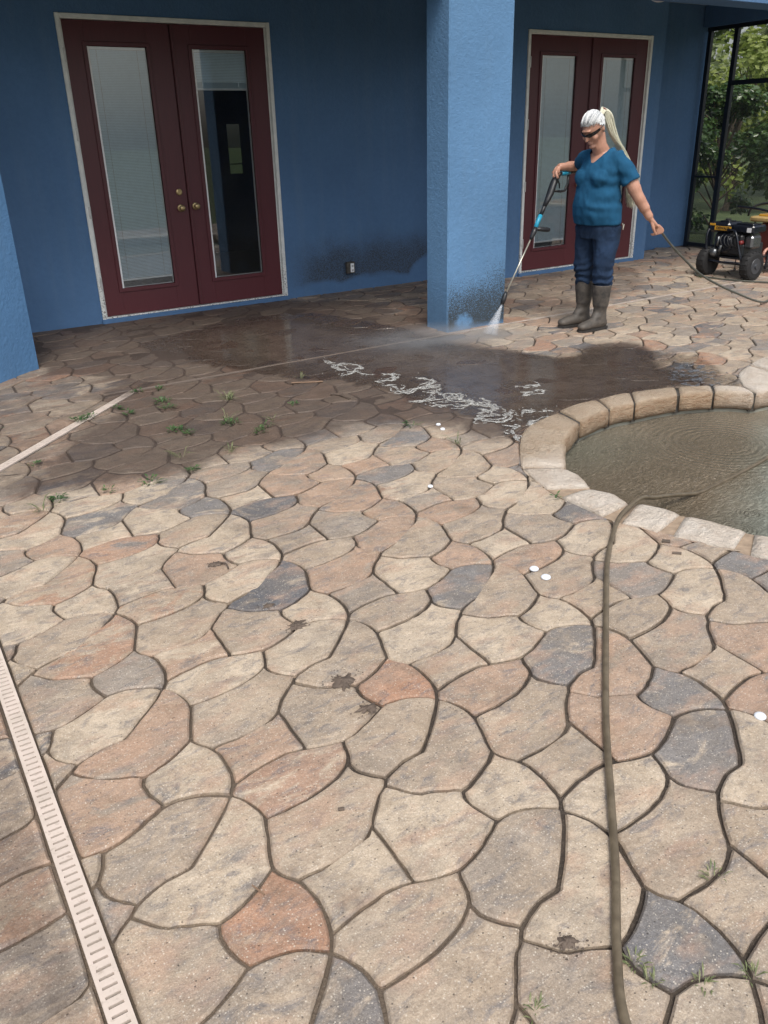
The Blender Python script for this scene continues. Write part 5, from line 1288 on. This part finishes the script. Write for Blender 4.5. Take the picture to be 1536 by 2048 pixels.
# ================================================================== PLANTS BEYOND THE SCREEN
def mat_leaf(name, a, b, rough=.35, tr=.25):
    n = N(name); i = n.n.new('ShaderNodeAttribute'); i.attribute_name = 'tone_a'
    c = n.mix(i.outputs['Fac'], a, b); n.set(col=c, rough=rough, spec=.6)
    t = n.n.new('ShaderNodeBsdfTranslucent'); n.link(n.mix(.5, c, (.12, .2, .03)), t.inputs[0]); ms = n.n.new('ShaderNodeMixShader'); ms.inputs[0].default_value = tr
    n.link(n.p.outputs[0], ms.inputs[1]); n.link(t.outputs[0], ms.inputs[2]); n.link(ms.outputs[0], n.o.inputs[0]); return n.m
M['leaf1'] = mat_leaf('glossy_dark_leaf', (.028, .065, .024), (.10, .18, .05), .28); M['leaf2'] = mat_leaf('yellow_green_leaf', (.16, .22, .04), (.32, .38, .09), .5, .35)
M['leaf3'] = mat_leaf('grey_green_leaf', (.17, .22, .11), (.36, .42, .20), .6, .4); M['bark'] = simple('bark', (.09, .07, .05), .9, bump=.6, bscale=30)
def plant(name, label, cat, x, y, h, rx, ry, nl, size, mat, seed, zlow=0.05, trunk_r=.05, group=None, clumps=26):
    r = random.Random(seed); t = empty(name, (x, y, -.05), label, cat, group)
    mb = MB(); top = V3((x, y, h * .7)); mb.tube(catmull([(x, y, -.06), (x + .03 * h, y, h * .25), (x - .02 * h, y + .02 * h, h * .5), top], 3), [trunk_r * (1 - .07 * i) for i in range(10)], 8)
    cl = []
    for k in range(clumps):
        a = r.uniform(0, 6.28); q = math.sqrt(r.random()); z = zlow + (h - zlow) * r.random() ** .8; wz = math.sin(math.pi * min(1, max(.12, (z - zlow) / (h - zlow) * .85 + .12))) ** .5
        c = V3((x + rx * q * wz * math.cos(a), y + ry * q * wz * math.sin(a), z)); cl.append((c, r.uniform(.16, .32) * (rx + ry) / 2))
        s = V3((x, y, max(0, z * .5))); mb.tube([s, s.lerp(c, .5) + V3((0, 0, .05 * h)), c], [trunk_r * .35, trunk_r * .2, trunk_r * .08], 5)
    mb.build('trunk', M['bark'], t)
    mb = MB(); tone = []
    for k in range(nl):
        c, rad = cl[r.randrange(len(cl))]; d = V3((r.gauss(0, 1), r.gauss(0, 1), r.gauss(0, .8))).normalized() * rad * (r.random() ** .33); p = c + d
        if p.z < 0.02: continue
        out = (d.normalized() + V3((r.gauss(0, .6), r.gauss(0, .6), r.gauss(0, .5) + .1))).normalized(); u, w_ = frame(out); L_ = size * r.uniform(.7, 1.3); W_ = L_ * .30; tip = (out * .35 + u * r.uniform(-1, 1) + V3((0, 0, -.25))).normalized()
        sd_ = tip.cross(out).normalized(); mid = p + tip * L_ * .5 + out * L_ * .06
        mb.add([tuple(p), tuple(mid + sd_ * W_), tuple(p + tip * L_), tuple(mid - sd_ * W_)], [(0, 1, 2, 3)]); tv = min(1, max(0, r.gauss(.4, .22) + .25 * d.z / rad)); tone += [tv] * 4
    mb.build('crown', mat, t, attrs=dict(tone_a=tone))
    return t
plant('shrub', 'dark glossy shrub behind the first screen panel next to the house', 'shrub', 12.0, 8.75, 2.05, .8, .75, 5200, .085, M['leaf1'], 1, group='shrubs beyond the screen')
plant('shrub', 'broad dark shrub behind the machine', 'shrub', 12.2, 7.35, 2.0, .9, .9, 6000, .085, M['leaf1'], 2, group='shrubs beyond the screen')
plant('shrub', 'light green low shrub by the right edge of the photo', 'shrub', 11.4, 6.3, 1.15, .6, .6, 2200, .10, M['leaf2'], 3, group='shrubs beyond the screen')
plant('shrub', 'shadowy shrub low behind the corner of the screen', 'shrub', 11.7, 9.9, 1.7, .8, .7, 3000, .09, M['leaf1'], 4, group='shrubs beyond the screen')
plant('tree', 'yellow green bush top rising over the shrub', 'tree', 15.8, 11.2, 3.0, 1.3, 1.3, 3600, .13, M['leaf2'], 5, .6, .08, 'trees beyond the screen')
plant('tree', 'grey green tree filling the upper screen panels', 'tree', 19.5, 12.2, 6.5, 3.2, 3.2, 11000, .19, M['leaf3'], 6, .8, .16, 'trees beyond the screen', 46)
plant('tree', 'darker tree beside the house corner in the distance', 'tree', 18.0, 15.2, 6.2, 2.8, 2.8, 9000, .19, M['leaf3'], 7, .5, .16, 'trees beyond the screen', 46)

# ================================================================== WEEDS AND SMALL THINGS
M['weed'] = mat_leaf('weed_green', (.028, .07, .024), (.085, .165, .05), .55); M['grass'] = mat_leaf('dry_grass_blade', (.08, .12, .04), (.25, .26, .13), .6)
def weed(x, y, r_, nl, kind, seed, label):
    r = random.Random(seed); mb = MB(); tone = []
    for k in range(nl):
        a = r.uniform(0, 6.28); q = r_ * r.random() ** .7; p = V3((x + q * math.cos(a), y + q * math.sin(a), 0)); d = V3((math.cos(a + r.gauss(0, .8)), math.sin(a + r.gauss(0, .8)), 0)); s = V3((-d.y, d.x, 0))
        if kind == 'grass': L_, W_, up = r.uniform(.03, .075), .0022, r.uniform(.6, 1.6)
        else: L_, W_, up = r.uniform(.012, .030), r.uniform(.0025, .0065), r.uniform(.15, 1.0)
        if kind == 'grass' and y < 1.2: L_ *= .30; W_ *= .7
        z0 = 0 if kind == 'grass' else r.uniform(0, .022)
        a0 = p + V3((0, 0, z0)); a1 = a0 + d * L_ * .5 + V3((0, 0, L_ * .5 * up)); a2 = a0 + d * L_ + V3((0, 0, L_ * .55 * up))
        mb.add([tuple(v) for v in (a0 - s * W_ * .3, a0 + s * W_ * .3, a1 + s * W_, a1 - s * W_, a2 + s * W_ * .15, a2 - s * W_ * .15)], [(0, 1, 2, 3), (3, 2, 4, 5)]); tone += [min(1, max(0, r.gauss(.5, .25)))] * 6
    o = mb.build('weed', M['weed' if kind != 'grass' else 'grass'], attrs=dict(tone_a=tone)); tag(o, label, 'weed', 'weeds growing in the joints of the paving')
WL = [(1.11, 5.07, .05, 60, 'l', 'leafy weed clump spilling over the slanting drain strip'), (1.19, 5.10, .04, 26, 'l', 'small weed at the edge of the drain beside the biggest clump'),
 (1.74, 5.43, .03, 22, 'l', 'upright weed near the far end of the slanting drain'), (1.65, 5.13, .06, 60, 'l', 'wide leafy weed patch right of the slanting drain'), (1.63, 4.98, .04, 34, 'l', 'low weed just below the wide leafy patch'),
 (1.60, 5.46, .035, 30, 'l', 'dark weed tuft at the corner where two drain strips meet'), (2.01, 4.92, .035, 38, 'grass', 'grass tuft fanning up alone in the dirty paving'), (1.82, 4.45, .05, 62, 'l', 'bushy weed at the middle of the dirty paving'),
 (1.83, 4.52, .03, 16, 'grass', 'grass blades standing behind the bushy middle weed'), (1.52, 4.52, .05, 58, 'l', 'dense weed patch left of the middle weed'), (1.55, 4.43, .03, 26, 'l', 'small weed touching the front of the dense patch'),
 (1.89, 4.20, .035, 34, 'l', 'flat bright weed right of the middle weed'), (1.97, 4.27, .04, 18, 'l', 'thin weed trailing behind the flat bright weed'), (1.39, 5.0, .03, 26, 'l', 'weed in a joint between the drain and the leafy patch'), (1.37, 5.17, .03, 26, 'l', 'weed sprig close above the slanting drain'),
 (.70, 4.43, .025, 22, 'l', 'weed in the joint under the lower end of the slanting drain'), (.69, 3.89, .035, 44, 'l', 'bright low weed at the left margin of the cleaned paving'), (.60, 3.80, .03, 16, 'grass', 'straggly grass beside the bright low weed'),
 (1.35, 3.86, .022, 26, 'l', 'small round weed at a joint crossing of the cleaned paving'), (1.12, 3.82, .06, 36, 'l', 'row of tiny weeds following a curved joint'), (.92, 3.85, .03, 20, 'l', 'tiny weed at the start of the curved joint'), (1.62, 4.0, .02, 16, 'grass', 'lone grass sprout in front of the weed patches'),
 (2.67, 3.36, .018, 14, 'grass', 'thin sprout near the foam tail'), (2.64, 3.75, .05, 24, 'l', 'flattened pale weed left of the two far white discs'), (2.63, 5.08, .015, 6, 'grass', 'single blades in the muddy paving'), (1.37, 4.09, .025, 14, 'grass', 'wispy grass in the joint of the dirty paving'),
 (2.06, 4.36, .02, 8, 'grass', 'reddish stalk in the dirty paving'), (2.3, 4.55, .03, 12, 'l', 'pale weed far right among the dirty pavers'), (.42, 5.3, .035, 18, 'l', 'weed before the left pillar by the photo edge'), (.66, 5.2, .025, 18, 'l', 'weed left of the slanting drain'),
 (8.2, 6.0, .05, 26, 'l', 'weed on the pavers in front of the machine'), (2.57, 2.51, .012, 8, 'l', 'tiny weed against the pale coping stones'), (1.35, .75, .02, 16, 'grass', 'grass tuft at the right edge of the foreground'), (1.035, .71, .02, 26, 'grass', 'green tuft touching the brown hose'),
 (1.03, .66, .018, 22, 'grass', 'second tuft just below the one touching the hose'), (1.11, .60, .018, 20, 'grass', 'tuft in the joint right of the hose at the bottom'), (1.20, .555, .018, 22, 'grass', 'grassy tuft near the bottom right corner'), (.80, .745, .02, 18, 'grass', 'pale grass left of the hose at the bottom edge')]
for k, (x, y, r_, nl, kd, lb) in enumerate(WL): weed(x, y, r_, nl, kd, 100 + k, lb)
M['cap'] = simple('white_plastic_disc', (.72, .76, .82), .35, var=.04)
for x, y, s, lb in ((2.02, 2.06, .018, 'upper of the two white discs on a grey paver near the hose'), (2.01, 1.985, .019, 'lower of the two white discs on a grey paver near the hose'), (1.93, 1.03, .017, 'white disc in a joint at the right edge of the photo'),
                    (2.19, 2.96, .013, 'small white disc lying alone in mid paving'), (2.78, 3.68, .014, 'far white disc close to the foam'), (2.75, 3.60, .014, 'white disc nearest the foam, just below another')):
    mb = MB(); mb.tube([(x, y, .001), (x, y, .006), (x, y, .010), (x, y, .0125)], [s, s, s * .8, s * .3], 18); o = mb.build('white_disc', M['cap'], smooth=True); tag(o, lb, 'disc', 'white discs lying on the pavers')
M['clod'] = simple('wet_mud', (.10, .075, .058), .7, var=.3, bump=.6, bscale=80); M['twig'] = simple('dry_twig', (.20, .13, .085), .8)
rm = random.Random(9)
for x, y, r_, nb, lb in ((1.06, 2.42, .02, 12, 'mud crumbs in a joint left of the centre'), (1.08, 2.24, .028, 22, 'dark mud splash across a joint left of the centre'), (1.055, 1.87, .035, 34, 'dark mud clot at the left of the orange paver'), (1.04, 1.71, .026, 24, 'star shaped mud splash below the orange paver'),
                        (.955, .815, .020, 26, 'dark mud clot in a joint at the bottom left of the hose'), (1.03, 2.83, .022, 12, 'mud crumbs beside a curled dead leaf')):
    mb = MB()
    for q in range(4):
        bx, by = x + rm.uniform(-.5, .5) * r_, y + rm.uniform(-.4, .4) * r_; n_ = 28; rr = [r_ * rm.uniform(.35, .7) * (1 + 1.1 * nz3(math.cos(6.283 * i / n_) * 2.2 + q * 7 + x * 9, math.sin(6.283 * i / n_) * 2.2, y * 5) + .35 * nz3(math.cos(6.283 * i / n_) * 7 + q, math.sin(6.283 * i / n_) * 7, y)) for i in range(n_)]
        ring_ = [(bx + 1.3 * rr[i] * math.cos(6.283 * i / n_), by + rr[i] * math.sin(6.283 * i / n_), .0005) for i in range(n_)]; inn = [(bx + (a_ - bx) * .6, by + (b_ - by) * .6, .0052 + .0006 * q) for a_, b_, c_ in ring_]
        mb.add(ring_ + inn, [(i, (i + 1) % n_, n_ + (i + 1) % n_, n_ + i) for i in range(n_)] + [tuple(range(n_, 2 * n_))])
    for k in range(nb * 2): a = rm.uniform(0, 6.28); q = r_ * 1.8 * rm.random(); s = rm.uniform(.0008, .0026); mb.ball((x + q * math.cos(a) * 1.3, y + q * math.sin(a), .004), (s * 1.3, s, s * .45), nu=6, nv=4)
    o = mb.build('mud_clot', M['clod'], smooth=True); tag(o, lb, 'mud', kind='stuff')
def stick(P, r_, lb, name='twig', cat='twig', mat='twig'):
    mb = MB(); mb.tube(catmull(P, 3), r_, 6); o = mb.build(name, M[mat]); tag(o, lb, cat)
stick([(.478, 1.322, .006), (.49, 1.285, .004)], .0022, 'short twig at the tip of the big pale paver bottom left'); stick([(2.52, 5.0, .008), (2.62, 4.94, .008), (2.71, 4.9, .006)], .006, 'straight brown stick on the muddy pavers left of the foam')
stick([(2.60, 4.60, .006), (2.63, 4.53, .012), (2.64, 4.43, .006)], .009, 'curled dark leaf on the muddy pavers', 'dead_leaf', 'leaf', 'clod'); stick([(1.045, 2.84, .004), (1.065, 2.80, .010), (1.06, 2.765, .004)], .0035, 'small curled dead leaf in the mid left paving', 'dead_leaf', 'leaf', 'clod')
stick([(2.60, 1.93, .006), (2.62, 1.905, .006)], .0075, 'dark curled leaf by the white coping', 'dead_leaf', 'leaf', 'clod'); stick([(2.548, 1.835, .006), (2.572, 1.812, .006)], .0055, 'dark bark chip below the white coping', 'bark_chip', 'bark chip', 'clod')
stick([(.757, 1.412, .004), (.771, 1.405, .004)], .0045, 'black crumb on a big orange tinted paver', 'bark_chip', 'bark chip', 'clod')
